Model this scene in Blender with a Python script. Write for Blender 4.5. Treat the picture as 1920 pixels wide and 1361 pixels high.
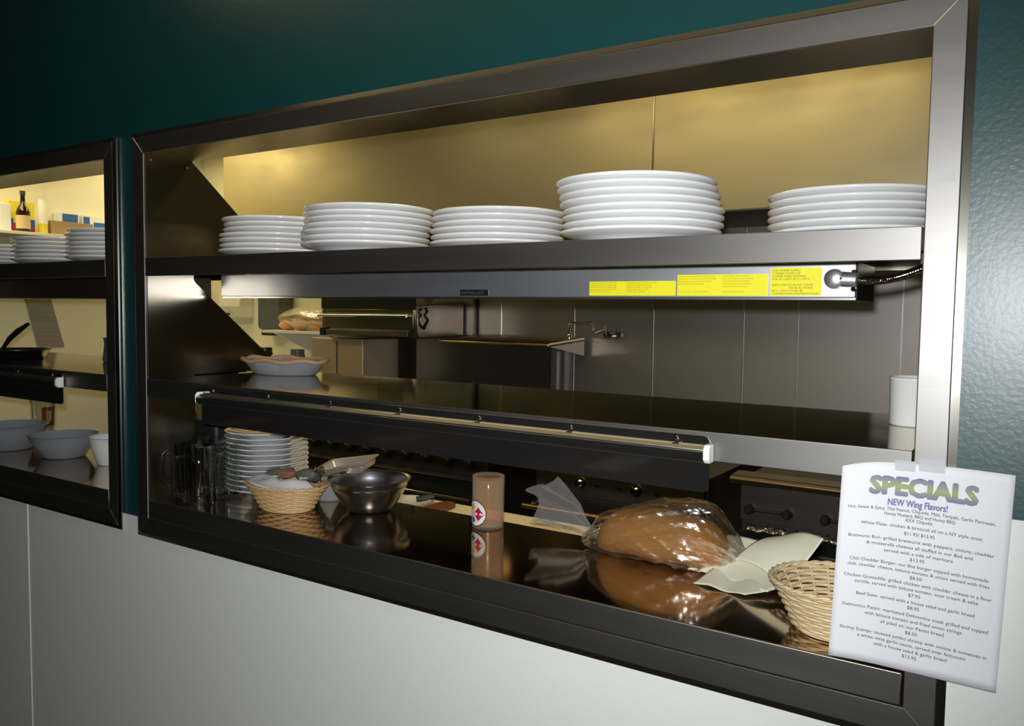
import bpy, bmesh, math, random
from mathutils import Vector, Matrix
random.seed(7)
for _o in list(bpy.data.objects): bpy.data.objects.remove(_o)
SC = bpy.context.scene
COL = SC.collection
PI = math.pi
# ------------------------------------------------------------------ camera
# world: x along the pass-through wall, y into the kitchen, z up; z=0 is the lower edge of the opening, floor at -1.02
YAW, PITCH, ROLL, FPX = 0.5799563, -0.0626129, 0.0137850, 1537.087
CAM = Vector((0.14975, -1.24725, 0.55067))
FLOOR, CEIL = -1.02, 1.70
fw = Vector((-math.sin(YAW)*math.cos(PITCH), math.cos(YAW)*math.cos(PITCH), math.sin(PITCH)))
r0 = Vector((math.cos(YAW), math.sin(YAW), 0)); u0 = r0.cross(fw)
rr = r0*math.cos(ROLL)+u0*math.sin(ROLL); uu = -r0*math.sin(ROLL)+u0*math.cos(ROLL)
cd = bpy.data.cameras.new('camera'); cam = bpy.data.objects.new('camera', cd); COL.objects.link(cam)
cam.matrix_world = Matrix(((rr.x, uu.x, -fw.x, CAM.x), (rr.y, uu.y, -fw.y, CAM.y), (rr.z, uu.z, -fw.z, CAM.z), (0, 0, 0, 1)))
cd.sensor_fit = 'HORIZONTAL'; cd.sensor_width = 36.0; cd.lens = FPX/1920*36.0
cd.clip_start = 0.02; cd.clip_end = 60
SC.camera = cam
# ------------------------------------------------------------------ exposure, world
vs = SC.view_settings
vs.view_transform = 'Standard'; vs.look = 'None'; vs.gamma = 1.0; vs.exposure = 0.0; vs.use_curve_mapping = False
W = bpy.data.worlds.new('dim_room'); SC.world = W; W.use_nodes = True
W.node_tree.nodes['Background'].inputs[0].default_value = (1.0, 0.86, 0.6, 1)
W.node_tree.nodes['Background'].inputs[1].default_value = 0.004
# ------------------------------------------------------------------ lights
def area(name, loc, target, size, power, color, sy=None, shape='RECTANGLE'):
    l = bpy.data.lights.new(name, 'AREA'); l.energy = power; l.color = color; l.shape = shape
    l.size = size; l.size_y = sy or size
    o = bpy.data.objects.new(name, l); COL.objects.link(o); o.location = loc
    o.rotation_euler = (Vector(target)-Vector(loc)).to_track_quat('-Z', 'Y').to_euler()
    return o
# the camera's own flash, a hand's breadth from the lens
fl = bpy.data.lights.new('camera_flash', 'SPOT'); fl.energy = 118.0; fl.color = (0.93, 0.96, 1.0)
fl.shadow_soft_size = 0.012; fl.spot_size = math.radians(118); fl.spot_blend = 1.0
flo = bpy.data.objects.new('camera_flash', fl); COL.objects.link(flo)
flo.location = CAM - rr*0.012 + uu*0.036 - fw*0.01
flo.rotation_euler = (fw - rr*0.14).to_track_quat('-Z', 'Y').to_euler()
WARM = (1.0, 0.80, 0.38)
KLIGHTS = [(-1.15, 0.60, 1.6, 0.30, 11), (-2.5, 0.55, 0.9, 0.30, 1.6), (-4.45, 0.75, 0.8, 0.5, 12), (-4.40, 1.95, 0.8, 0.4, 8)]
DLIGHTS = [(-1.0, -2.9, 1.2, 0.5, 0.5), (-4.6, -4.2, 1.2, 0.5, 0.4), (1.2, -3.6, 1.2, 0.5, 0.8)]
for i, (x, y, sx, sy, pw) in enumerate(KLIGHTS):
    area('kitchen_tube_light', (x, y, CEIL-0.075), (x, y, 0), sx, pw, WARM, sy)
for i, (x, y, sx, sy, pw) in enumerate(DLIGHTS):
    area('dining_lamp_light', (x, y, CEIL-0.075), (x, y, 0), sx, pw, (1.0, 0.82, 0.5), sy)
# unseen warm ceiling strip, added so the steel edges mirror gold lines
area('added_strip_light', (-0.95, -0.42, CEIL-0.085), (-0.95, -0.42, 0), 2.4, 2.9, (1.0, 0.76, 0.36), 0.12)
# bulb under the hood above the range shelf
hb = bpy.data.lights.new('hood_bulb_light', 'POINT'); hb.energy = 0.04; hb.color = (1.0, 0.55, 0.2); hb.shadow_soft_size = 0.04
hbo = bpy.data.objects.new('hood_bulb_light', hb); COL.objects.link(hbo); hbo.location = (-2.15, 2.2, 0.86)

# ------------------------------------------------------------------ materials
def nodes(name):
    m = bpy.data.materials.new(name); m.use_nodes = True
    return m, m.node_tree, m.node_tree.nodes['Principled BSDF']
def mat(name, col, rough=0.5, metal=0.0, noise=0.0, nscale=(40, 40, 40), bump=0.0, bscale=None, coat=0.0, spec=0.5, col2=None, aniso=0.0, rnoise=0.0, dist=0.001):
    m, t, b = nodes(name)
    b.inputs['Base Color'].default_value = (*col, 1); b.inputs['Roughness'].default_value = rough
    b.inputs['Metallic'].default_value = metal; b.inputs['Coat Weight'].default_value = coat; b.inputs['Coat Roughness'].default_value = rough if coat > .5 else 0.08
    b.inputs['Specular IOR Level'].default_value = spec
    b.inputs['Anisotropic'].default_value = aniso
    tc = t.nodes.new('ShaderNodeTexCoord'); mp = t.nodes.new('ShaderNodeMapping'); mp.inputs['Scale'].default_value = nscale
    t.links.new(tc.outputs['Object'], mp.inputs[0])
    nz = t.nodes.new('ShaderNodeTexNoise'); nz.inputs['Scale'].default_value = 1.0; nz.inputs['Detail'].default_value = 4
    t.links.new(mp.outputs[0], nz.inputs[0])
    if noise > 0 or col2:
        mx = t.nodes.new('ShaderNodeMix'); mx.data_type = 'RGBA'
        c2 = col2 or tuple(c*(1-noise) for c in col)
        mx.inputs[6].default_value = (*col, 1); mx.inputs[7].default_value = (*c2, 1)
        t.links.new(nz.outputs[0], mx.inputs[0]); t.links.new(mx.outputs[2], b.inputs['Base Color'])
    if rnoise > 0:
        mr = t.nodes.new('ShaderNodeMapRange'); mr.inputs[1].default_value = 0.3; mr.inputs[2].default_value = 0.7
        mr.inputs[3].default_value = max(0.02, rough-rnoise); mr.inputs[4].default_value = rough+rnoise
        t.links.new(nz.outputs[0], mr.inputs[0]); t.links.new(mr.outputs[0], b.inputs['Roughness'])
    if bump > 0:
        bp = t.nodes.new('ShaderNodeBump'); bp.inputs['Strength'].default_value = bump; bp.inputs['Distance'].default_value = dist
        if bscale:
            mp2 = t.nodes.new('ShaderNodeMapping'); mp2.inputs['Scale'].default_value = bscale
            n2 = t.nodes.new('ShaderNodeTexNoise'); n2.inputs['Scale'].default_value = 1.0; n2.inputs['Detail'].default_value = 3
            t.links.new(tc.outputs['Object'], mp2.inputs[0]); t.links.new(mp2.outputs[0], n2.inputs[0]); t.links.new(n2.outputs[0], bp.inputs['Height'])
        else: t.links.new(nz.outputs[0], bp.inputs['Height'])
        t.links.new(bp.outputs[0], b.inputs['Normal'])
    return m
def glassy(name, tint=(1, 1, 1), rough=0.05, alpha=0.2, bump=0.0, bscale=40, diff=None, stretch=(1, 1, 1), edge=0.55):
    # thin clear film or glass wall: mostly see-through with a glossy skin
    m = bpy.data.materials.new(name); m.use_nodes = True; t = m.node_tree; t.nodes.clear()
    out = t.nodes.new('ShaderNodeOutputMaterial'); tr = t.nodes.new('ShaderNodeBsdfTransparent'); tr.inputs[0].default_value = (*tint, 1)
    gl = t.nodes.new('ShaderNodeBsdfPrincipled'); gl.inputs['Base Color'].default_value = (*(diff or (0.8, 0.8, 0.8)), 1); gl.inputs['Roughness'].default_value = rough
    gl.inputs['Specular IOR Level'].default_value = 0.9
    if diff is None: gl.inputs['Metallic'].default_value = 1.0
    lw = t.nodes.new('ShaderNodeLayerWeight'); lw.inputs[0].default_value = 0.25
    mr = t.nodes.new('ShaderNodeMapRange'); mr.inputs[3].default_value = alpha; mr.inputs[4].default_value = min(1, alpha+edge)
    t.links.new(lw.outputs['Facing'], mr.inputs[0])
    mx = t.nodes.new('ShaderNodeMixShader'); t.links.new(mr.outputs[0], mx.inputs[0]); t.links.new(tr.outputs[0], mx.inputs[1]); t.links.new(gl.outputs[0], mx.inputs[2])
    if bump > 0:
        tc = t.nodes.new('ShaderNodeTexCoord'); n = t.nodes.new('ShaderNodeTexNoise'); n.inputs['Scale'].default_value = bscale; n.inputs['Detail'].default_value = 2
        bp = t.nodes.new('ShaderNodeBump'); bp.inputs['Strength'].default_value = bump; bp.inputs['Distance'].default_value = 0.006
        mpn = t.nodes.new('ShaderNodeMapping'); mpn.inputs['Scale'].default_value = stretch; mpn.inputs['Rotation'].default_value = (0, 0.5, 0); t.links.new(tc.outputs['Object'], mpn.inputs[0])
        t.links.new(mpn.outputs[0], n.inputs[0]); t.links.new(n.outputs[0], bp.inputs['Height']); t.links.new(bp.outputs[0], gl.inputs['Normal']); t.links.new(bp.outputs[0], lw.inputs['Normal'])
    t.links.new(mx.outputs[0], out.inputs[0])
    return m
def emit(name, col, st):
    m, t, b = nodes(name); b.inputs['Base Color'].default_value = (*col, 1)
    b.inputs['Emission Color'].default_value = (*col, 1); b.inputs['Emission Strength'].default_value = st
    return m
M = {}
M['frame'] = mat('brushed_frame_steel', (0.26, 0.25, 0.23), 0.45, 1.0, rnoise=0.02, nscale=(3, 30, 30), bump=0.02, bscale=(4, 400, 400))
M['edge'] = mat('bright_edge_steel', (0.55, 0.53, 0.46), 0.26, 1.0)
M['steel'] = mat('satin_steel', (0.30, 0.26, 0.20), 0.24, 1.0, rnoise=0.012, nscale=(2, 4, 4), bump=0.02, bscale=(4, 300, 300))
M['counter'] = mat('polished_counter_steel', (0.50, 0.40, 0.29), 0.085, 1.0, rnoise=0.015, nscale=(8, 8, 8))
M['mirror'] = mat('mirror_steel', (0.50, 0.49, 0.47), 0.05, 0.975, rnoise=0.015, nscale=(5, 5, 5))
M['chrome'] = mat('chrome', (0.8, 0.78, 0.75), 0.08, 1.0)
M['alu'] = mat('bright_aluminium', (0.88, 0.86, 0.80), 0.28, 1.0)
M['heater'] = mat('heater_aluminium', (0.80, 0.81, 0.84), 0.40, 0.96, rnoise=0.015, nscale=(3, 3, 30))
M['hood'] = mat('hood_steel', (0.60, 0.52, 0.33), 0.38, 0.8, rnoise=0.05, nscale=(3, 3, 6), noise=0.15)
M['splash'] = mat('backsplash_steel', (0.50, 0.47, 0.43), 0.44, 0.9, rnoise=0.02, nscale=(2, 2, 3), noise=0.15)
M['darksteel'] = mat('dull_range_steel', (0.22, 0.20, 0.17), 0.38, 0.9, rnoise=0.02, nscale=(6, 6, 6), noise=0.25)
M['black'] = mat('black_enamel', (0.012, 0.012, 0.012), 0.35)
M['rubber'] = mat('black_plastic', (0.015, 0.015, 0.016), 0.45)
M['foil'] = mat('crumpled_foil', (0.8, 0.78, 0.74), 0.25, 1.0, bump=1.0, bscale=(60, 60, 60), dist=0.01)
M['china'] = mat('white_china', (0.83, 0.83, 0.82), 0.16, 0.0, coat=0.4)
M['teal'] = mat('teal_gloss_paint', (0.003, 0.050, 0.052), 0.36, 0.0, noise=0.2, nscale=(8, 8, 8), bump=0.55, bscale=(150, 150, 150), dist=0.0012, spec=0.25, coat=0.9)
M['pale'] = mat('pale_wall_paint', (0.80, 0.81, 0.75), 0.5, 0.0, noise=0.05, spec=0.2, nscale=(3, 3, 3), bump=0.35, bscale=(190, 190, 190), dist=0.0008)
M['cream'] = mat('cream_kitchen_panel', (0.78, 0.76, 0.60), 0.4, 0.0, noise=0.05, nscale=(2, 2, 2))
M['ceil'] = mat('ceiling_tile', (0.16, 0.15, 0.13), 0.9, noise=0.1)
M['floor'] = mat('quarry_tile_floor', (0.10, 0.06, 0.045), 0.4, noise=0.3, nscale=(5, 5, 5))
M['carpet'] = mat('dark_dining_floor', (0.05, 0.04, 0.035), 0.8, noise=0.4)
M['diner'] = mat('dining_room_paint', (0.03, 0.07, 0.065), 0.6)
M['paper'] = mat('white_paper', (0.74, 0.74, 0.75), 0.7)
M['parch'] = mat('cream_wrapping_paper', (0.84, 0.80, 0.60), 0.6, noise=0.06, nscale=(15, 15, 15))
M['napkin'] = mat('white_napkin', (0.85, 0.84, 0.80), 0.8)
M['board'] = mat('cream_cutting_board', (0.95, 0.83, 0.54), 0.5, noise=0.06, nscale=(6, 6, 6))
M['wicker'] = mat('straw_wicker', (0.80, 0.62, 0.35), 0.38, noise=0.25, nscale=(60, 60, 60), bump=0.2)
M['wicker2'] = mat('amber_wicker', (0.72, 0.48, 0.22), 0.38, noise=0.25, nscale=(60, 60, 60), bump=0.2)
M['bread'] = mat('baked_bread_crust', (0.95, 0.55, 0.17), 0.6, col2=(0.70, 0.30, 0.07), nscale=(14, 14, 14), bump=0.3)
M['bread2'] = mat('orange_bread_rolls', (0.85, 0.35, 0.10), 0.6, col2=(0.75, 0.5, 0.3), nscale=(25, 25, 25))
M['bag'] = glassy('clear_plastic_bag', (0.97, 0.95, 0.92), 0.27, 0.42, 1.0, 26, stretch=(0.6, 1.6, 2.2), edge=0.3)
M['bagtail'] = glassy('cloudy_plastic_film', (0.93, 0.92, 0.90), 0.22, 0.22, 0.8, 30, diff=(0.6, 0.57, 0.52))
M['glass'] = glassy('clear_glass', (0.93, 0.95, 0.93), 0.03, 0.07)
M['cupglass'] = glassy('scuffed_clear_cup', (0.97, 0.92, 0.84), 0.12, 0.08, diff=(0.75, 0.65, 0.5))
M['tea'] = glassy('amber_iced_tea', (0.86, 0.62, 0.36), 0.3, 0.20, diff=(0.85, 0.52, 0.20), edge=.12)
M['cloudy'] = glassy('translucent_tub', (0.85, 0.86, 0.82), 0.25, 0.55, diff=(0.45, 0.46, 0.42))
M['yellow'] = mat('yellow_label', (0.90, 0.82, 0.02), 0.45)
M['ink'] = mat('black_ink', (0.03, 0.03, 0.035), 0.6)
M['labelink'] = mat('label_ink', (0.17, 0.14, 0.01), 0.6)
M['greyink'] = mat('grey_print', (0.12, 0.12, 0.15), 0.7)
M['purple'] = mat('lavender_print', (0.19, 0.17, 0.36), 0.7)
M['tape'] = glassy('clear_tape', (0.9, 0.9, 0.9), 0.3, 0.45, diff=(0.8, 0.8, 0.8))
M['red'] = mat('red_print', (0.50, 0.01, 0.05), 0.5)
M['gold'] = mat('gold_print', (0.75, 0.50, 0.03), 0.5)
M['white'] = mat('white_plastic', (0.82, 0.82, 0.76), 0.35)
M['whitet'] = mat('white_tub_plastic', (0.85, 0.85, 0.80), 0.3)
M['dish'] = mat('grey_stoneware', (0.30, 0.32, 0.34), 0.4)
M['crust'] = mat('baked_pizza_rim', (0.62, 0.38, 0.20), 0.6, noise=0.3)
M['brownbox'] = mat('brown_cardboard', (0.36, 0.25, 0.13), 0.8, noise=0.1)
M['blue'] = mat('blue_print', (0.02, 0.12, 0.45), 0.5)
M['boxwhite'] = mat('white_carton', (0.75, 0.80, 0.85), 0.5)
M['beige'] = mat('beige_print', (0.65, 0.48, 0.28), 0.5)
M['darkglass'] = mat('dark_bottle_glass', (0.02, 0.008, 0.004), 0.08)
M['canyel'] = mat('yellow_can_paint', (0.75, 0.62, 0.05), 0.35)
M['brown'] = mat('brown_wood', (0.20, 0.06, 0.03), 0.5)
M['greyplas'] = mat('grey_plastic', (0.10, 0.11, 0.12), 0.4)
M['sheet'] = mat('grey_notice', (0.30, 0.28, 0.27), 0.6, noise=0.4, nscale=(2, 2, 60))
M['packet'] = mat('brown_wrapper', (0.30, 0.15, 0.09), 0.35, bump=0.5)
M['packet2'] = mat('grey_green_wrapper', (0.12, 0.13, 0.10), 0.35, bump=0.5)
# two-tone print of the SPECIALS heading: lavender at top and foot, yellow-green across the middle (a printed pattern)
def grad_ink():
    m, t, b = nodes('heading_print'); b.inputs['Roughness'].default_value = 0.7
    tc = t.nodes.new('ShaderNodeTexCoord'); s = t.nodes.new('ShaderNodeSeparateXYZ'); cr = t.nodes.new('ShaderNodeValToRGB')
    t.links.new(tc.outputs['Generated'], s.inputs[0])
    # the heading slopes down to the right: undo the slope before the colour bands
    ma = t.nodes.new('ShaderNodeMath'); ma.operation = 'MULTIPLY_ADD'; ma.inputs[1].default_value = 0.0
    t.links.new(s.outputs[0], ma.inputs[0]); t.links.new(s.outputs[2], ma.inputs[2]); t.links.new(ma.outputs[0], cr.inputs[0])
    e = cr.color_ramp.elements; e[0].position = 0.0; e[0].color = (0.17, 0.16, 0.33, 1); e[1].position = 1.0; e[1].color = (0.17, 0.16, 0.33, 1)
    a = e.new(0.5); a.color = (0.33, 0.38, 0.15, 1); 
    t.links.new(cr.outputs[0], b.inputs['Base Color']); return m
M['heading'] = grad_ink()

# ------------------------------------------------------------------ mesh builder
OFF = {}      # world position of each object's origin
class MB:
    def __init__(s): s.v = []; s.f = []; s.m = []
    def add(s, vs_, fs, mi=0):
        n = len(s.v); s.v += [tuple(v) for v in vs_]; s.f += [tuple(i+n for i in f) for f in fs]; s.m += [mi]*len(fs); return s
    def box(s, x0, x1, y0, y1, z0, z1, mi=0):
        return s.add([(x0, y0, z0), (x1, y0, z0), (x1, y1, z0), (x0, y1, z0), (x0, y0, z1), (x1, y0, z1), (x1, y1, z1), (x0, y1, z1)],
                     [(3, 2, 1, 0), (4, 5, 6, 7), (0, 1, 5, 4), (1, 2, 6, 5), (2, 3, 7, 6), (3, 0, 4, 7)], mi)
    def prism(s, poly, a0, a1, axis='x', mi=0):      # poly: closed outline in the two other axes
        n = len(poly)
        def P(p, a): return {'x': (a, p[0], p[1]), 'y': (p[0], a, p[1]), 'z': (p[0], p[1], a)}[axis]
        vv = [P(p, a0) for p in poly]+[P(p, a1) for p in poly]
        return s.add(vv, [tuple(range(n))[::-1], tuple(range(n, 2*n))]+[(i, (i+1) % n, n+(i+1) % n, n+i) for i in range(n)], mi)
    def lathe(s, prof, c=(0, 0, 0), seg=48, ax=1.0, ay=1.0, rot=0.0, mi=0, axis='z'):
        vv = []; fs = []; n = len(prof)
        for k in range(seg):
            t = 2*PI*k/seg
            for (r, z) in prof:
                x, y = r*ax*math.cos(t), r*ay*math.sin(t)
                x, y = x*math.cos(rot)-y*math.sin(rot), x*math.sin(rot)+y*math.cos(rot)
                q = (x, y, z) if axis == 'z' else ((x, -z, y) if axis == 'y' else (z, x, y))
                vv.append((c[0]+q[0], c[1]+q[1], c[2]+q[2]))
        for k in range(seg):
            k2 = (k+1) % seg
            for i in range(n-1): fs.append((k*n+i, k2*n+i, k2*n+i+1, k*n+i+1))
        return s.add(vv, fs, mi)
    def tube(s, pts, r, seg=10, mi=0, closed=False, caps=True):
        pts = [Vector(p) for p in pts]; n = len(pts); vv = []; fs = []
        R = r if isinstance(r, (list, tuple)) else [r]*n
        prev = None
        for i, p in enumerate(pts):
            if closed: d = pts[(i+1) % n]-pts[i-1]
            else: d = pts[min(i+1, n-1)]-pts[max(i-1, 0)]
            d.normalize()
            if prev is None:
                a = d.orthogonal().normalized()
            else:
                a = (prev-d*prev.dot(d)); a = a.normalized() if a.length > 1e-6 else d.orthogonal().normalized()
            prev = a; b = d.cross(a)
            for k in range(seg):
                t = 2*PI*k/seg; vv.append(p+(a*math.cos(t)+b*math.sin(t))*R[i])
        m = n if closed else n-1
        for i in range(m):
            j = (i+1) % n
            for k in range(seg): fs.append((i*seg+k, i*seg+(k+1) % seg, j*seg+(k+1) % seg, j*seg+k))
        if not closed and caps: fs += [tuple(range(seg))[::-1], tuple((n-1)*seg+k for k in range(seg))]
        return s.add(vv, fs, mi)
    def grid(s, fn, nu, nv, mi=0):
        vv = [fn(i/nu, j/nv) for i in range(nu+1) for j in range(nv+1)]
        fs = [(i*(nv+1)+j, (i+1)*(nv+1)+j, (i+1)*(nv+1)+j+1, i*(nv+1)+j+1) for i in range(nu) for j in range(nv)]
        return s.add(vv, fs, mi)
    def build(s, name, material, parent=None, bevel=0.0, smooth=40, solid=0.0, seg=2, subsurf=0, loc=None):
        me = bpy.data.meshes.new(name)
        off = OFF.get(parent.name, Vector((0, 0, 0))) if parent is not None else Vector((0, 0, 0))
        me.from_pydata([Vector(v)-off for v in s.v], [], s.f); me.validate()
        mats = material if isinstance(material, (list, tuple)) else [material]
        for m in mats: me.materials.append(m)
        if len(mats) > 1 and len(me.polygons) == len(s.m): me.polygons.foreach_set('material_index', s.m)
        bm = bmesh.new(); bm.from_mesh(me); bmesh.ops.recalc_face_normals(bm, faces=bm.faces); bm.to_mesh(me); bm.free()
        if smooth:
            me.polygons.foreach_set('use_smooth', [True]*len(me.polygons)); me.set_sharp_from_angle(angle=math.radians(smooth))
        o = bpy.data.objects.new(name, me); COL.objects.link(o)
        if parent is not None: o.parent = parent
        OFF[o.name] = off
        if solid:
            md = o.modifiers.new('thickness', 'SOLIDIFY'); md.thickness = solid; md.offset = 0
        if bevel:
            md = o.modifiers.new('bevel', 'BEVEL'); md.width = bevel; md.segments = seg; md.limit_method = 'ANGLE'; md.angle_limit = math.radians(35); md.harden_normals = False
        if subsurf:
            md = o.modifiers.new('sub', 'SUBSURF'); md.levels = subsurf; md.render_levels = subsurf
        return o
def tag(o, label=None, cat=None, group=None, kind=None):
    if label: o['label'] = label
    if cat: o['category'] = cat
    if group: o['group'] = group
    if kind: o['kind'] = kind
    return o
def thing(name, label, cat, loc, group=None):
    o = bpy.data.objects.new(name, None); COL.objects.link(o); o.location = loc; o.empty_display_size = 0.05; OFF[o.name] = Vector(loc)
    return tag(o, label, cat, group)
def copy_tree(o, dx, label=None, group=None):
    c = o.copy(); COL.objects.link(c); c.location = Vector(o.location)+Vector(dx)
    if label: c['label'] = label
    if group: c['group'] = group
    for ch in [k for k in bpy.data.objects if k.parent == o]: copy_child(ch, c)
    return c
def copy_child(ch, par):
    d = ch.copy(); COL.objects.link(d); d.parent = par
    for g in [k for k in bpy.data.objects if k.parent == ch]: copy_child(g, d)
def struct(name, mb, material, label=None, **k):
    o = mb.build(name, material, **k); tag(o, label, None, None, 'structure'); return o
def text_verts(body, size, align='CENTER', bold=0.0, spacing=1.0, xscale=1.0):
    c = bpy.data.curves.new('t', 'FONT'); c.body = body; c.size = size; c.align_x = align; c.align_y = 'TOP_BASELINE'
    c.offset = bold; c.space_character = spacing; c.resolution_u = 2; c.fill_mode = 'FRONT'
    o = bpy.data.objects.new('t', c); COL.objects.link(o); dg = bpy.context.evaluated_depsgraph_get(); dg.update()
    me = bpy.data.meshes.new_from_object(o.evaluated_get(dg))
    vv = [(v.co.x*xscale, v.co.y) for v in me.vertices]; ff = [tuple(p.vertices) for p in me.polygons]
    bpy.data.objects.remove(o); bpy.data.curves.remove(c); bpy.data.meshes.remove(me)
    return vv, ff

# ------------------------------------------------------------------ the room shell
OW, OH = 1.797, 0.940          # clear opening
SHIFT = -1.975                 # right inner edge of the left-hand opening
WY0, WY1 = 0.012, 0.145        # the wall's two faces
w = MB()
XL, XR = -7.0, 3.2
w.box(XL, XR, WY0, WY1, OH+0.004, CEIL); w.box(XL, XR, WY0, WY1, FLOOR, -0.004)
w.box(0.004, XR, WY0, WY1, -0.004, OH+0.004); w.box(SHIFT+0.004, -OW-0.004, WY0, WY1, -0.004, OH+0.004)
w.box(XL, SHIFT-OW-0.004, WY0, WY1, -0.004, OH+0.004)
struct('wall_front', w, M['teal'], 'dark teal painted wall around both pass-through openings')
pl = MB(); pl.box(-2.428, 0.02, WY0-0.003, WY0-0.0005, FLOOR, -0.008)
struct('trim_1', pl, M['pale'], 'pale wall panel below the pass-through')
pl = MB(); pl.box(0.021, XR, WY0-0.003, WY0-0.0005, FLOOR, 0.286); struct('trim_2', pl, M['pale'], 'pale wall panel right of the pass-through frame')
pl = MB(); pl.box(XL, -2.434, WY0-0.003, WY0-0.0005, FLOOR, -0.008); struct('trim_3', pl, M['pale'], 'pale wall panel at far left')
pl = MB(); pl.box(-2.4345, -2.4275, WY0-0.006, WY0-0.0005, FLOOR, -0.008); struct('trim_4', pl, M['pale'], 'vertical joint strip between two pale wall panels', bevel=0.001)
fl_ = MB(); fl_.box(XL, XR, WY1, 4.0, FLOOR-0.05, FLOOR); struct('floor', fl_, M['floor'])
fl_ = MB(); fl_.box(XL, XR, -7, WY1, FLOOR-0.05, FLOOR); struct('floor_dining', fl_, M['carpet'])
c_ = MB(); c_.box(XL, XR, -7, 4.0, CEIL, CEIL+0.05); struct('ceiling', c_, M['ceil'])
KB = 2.52
b_ = MB(); b_.box(-5.0, XR, KB, KB+0.08, FLOOR, CEIL); struct('wall_back', b_, M['cream'])
KL = -5.0
b_ = MB(); b_.box(KL-0.08, KL, WY1, KB, FLOOR, CEIL); struct('wall_left', b_, M['cream'])
b_ = MB(); b_.box(2.2, 2.28, WY1, KB, FLOOR, CEIL); struct('wall_right', b_, M['cream'])
b_ = MB(); b_.box(XL, XR, -7.08, -7, FLOOR, CEIL); struct('wall_dining_far', b_, M['diner'])
b_ = MB(); b_.box(XR, XR+0.08, -7, WY0, FLOOR, CEIL); struct('wall_dining_right', b_, M['diner'])
b_ = MB(); b_.box(XL-0.08, XL, -7, WY0, FLOOR, CEIL); struct('wall_dining_left', b_, M['diner'])
b_ = MB(); b_.box(KL, KL+0.004, 1.395, 1.40, FLOOR, CEIL); struct('trim_5', b_, M['pale'], 'joint strip on the cream kitchen wall')

def ceiling_light(x, y, sx, sy, label, mt, group):
    t = thing('ceiling_light', label, 'light', (x, y, CEIL), group)
    m = MB(); z0, z1 = CEIL-0.06, CEIL-0.0005; a, b = sx/2, sy/2; e = 0.03
    m.box(x-a-e, x+a+e, y-b-e, y-b, z0, z1); m.box(x-a-e, x+a+e, y+b, y+b+e, z0, z1); m.box(x-a-e, x-a, y-b, y+b, z0, z1); m.box(x+a, x+a+e, y-b, y+b, z0, z1)
    m.build('housing', M['white'], t, bevel=0.003)
    m = MB(); m.box(x-a, x+a, y-b, y+b, z0+0.012, z0+0.018); m.build('diffuser', mt, t)
M['tubeglow'] = emit('kitchen_light_diffuser', (1.0, 0.85, 0.5), 0.6)
M['lampglow'] = emit('dining_light_diffuser', (1.0, 0.82, 0.5), 0.15)
kn = ['above the aisle near the right end of the hood', 'above the aisle near the middle of the hood', 'above the far left of the kitchen near the pass-through', 'above the far left corner beside the hood']
for (x, y, sx, sy, pw), n in zip(KLIGHTS, kn): ceiling_light(x, y, sx, sy, 'kitchen ceiling light '+n, M['tubeglow'], 'kitchen ceiling lights')
dn = ['nearest the pass-through', 'farthest left', 'on the right side']
for (x, y, sx, sy, pw), n in zip(DLIGHTS, dn): ceiling_light(x, y, sx, sy, 'dim dining room ceiling light '+n, M['lampglow'], 'dining ceiling lights')

t = thing('added_strip', 'unseen added warm ceiling strip just in front of the pass-through wall', 'light', (-.95, -.42, CEIL))  # fixture for the added strip, out of view
m = MB(); m.prism([(-.50, CEIL-.0005), (-.50, CEIL-.07), (-.34, CEIL-.07), (-.34, CEIL-.0005)], -2.2, .3); m.build('housing', M['white'], t, bevel=.003)
m = MB(); m.box(-2.15, .25, -.48, -.36, CEIL-.078, CEIL-.0705); m.build('diffuser', M['lampglow'], t)
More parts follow.
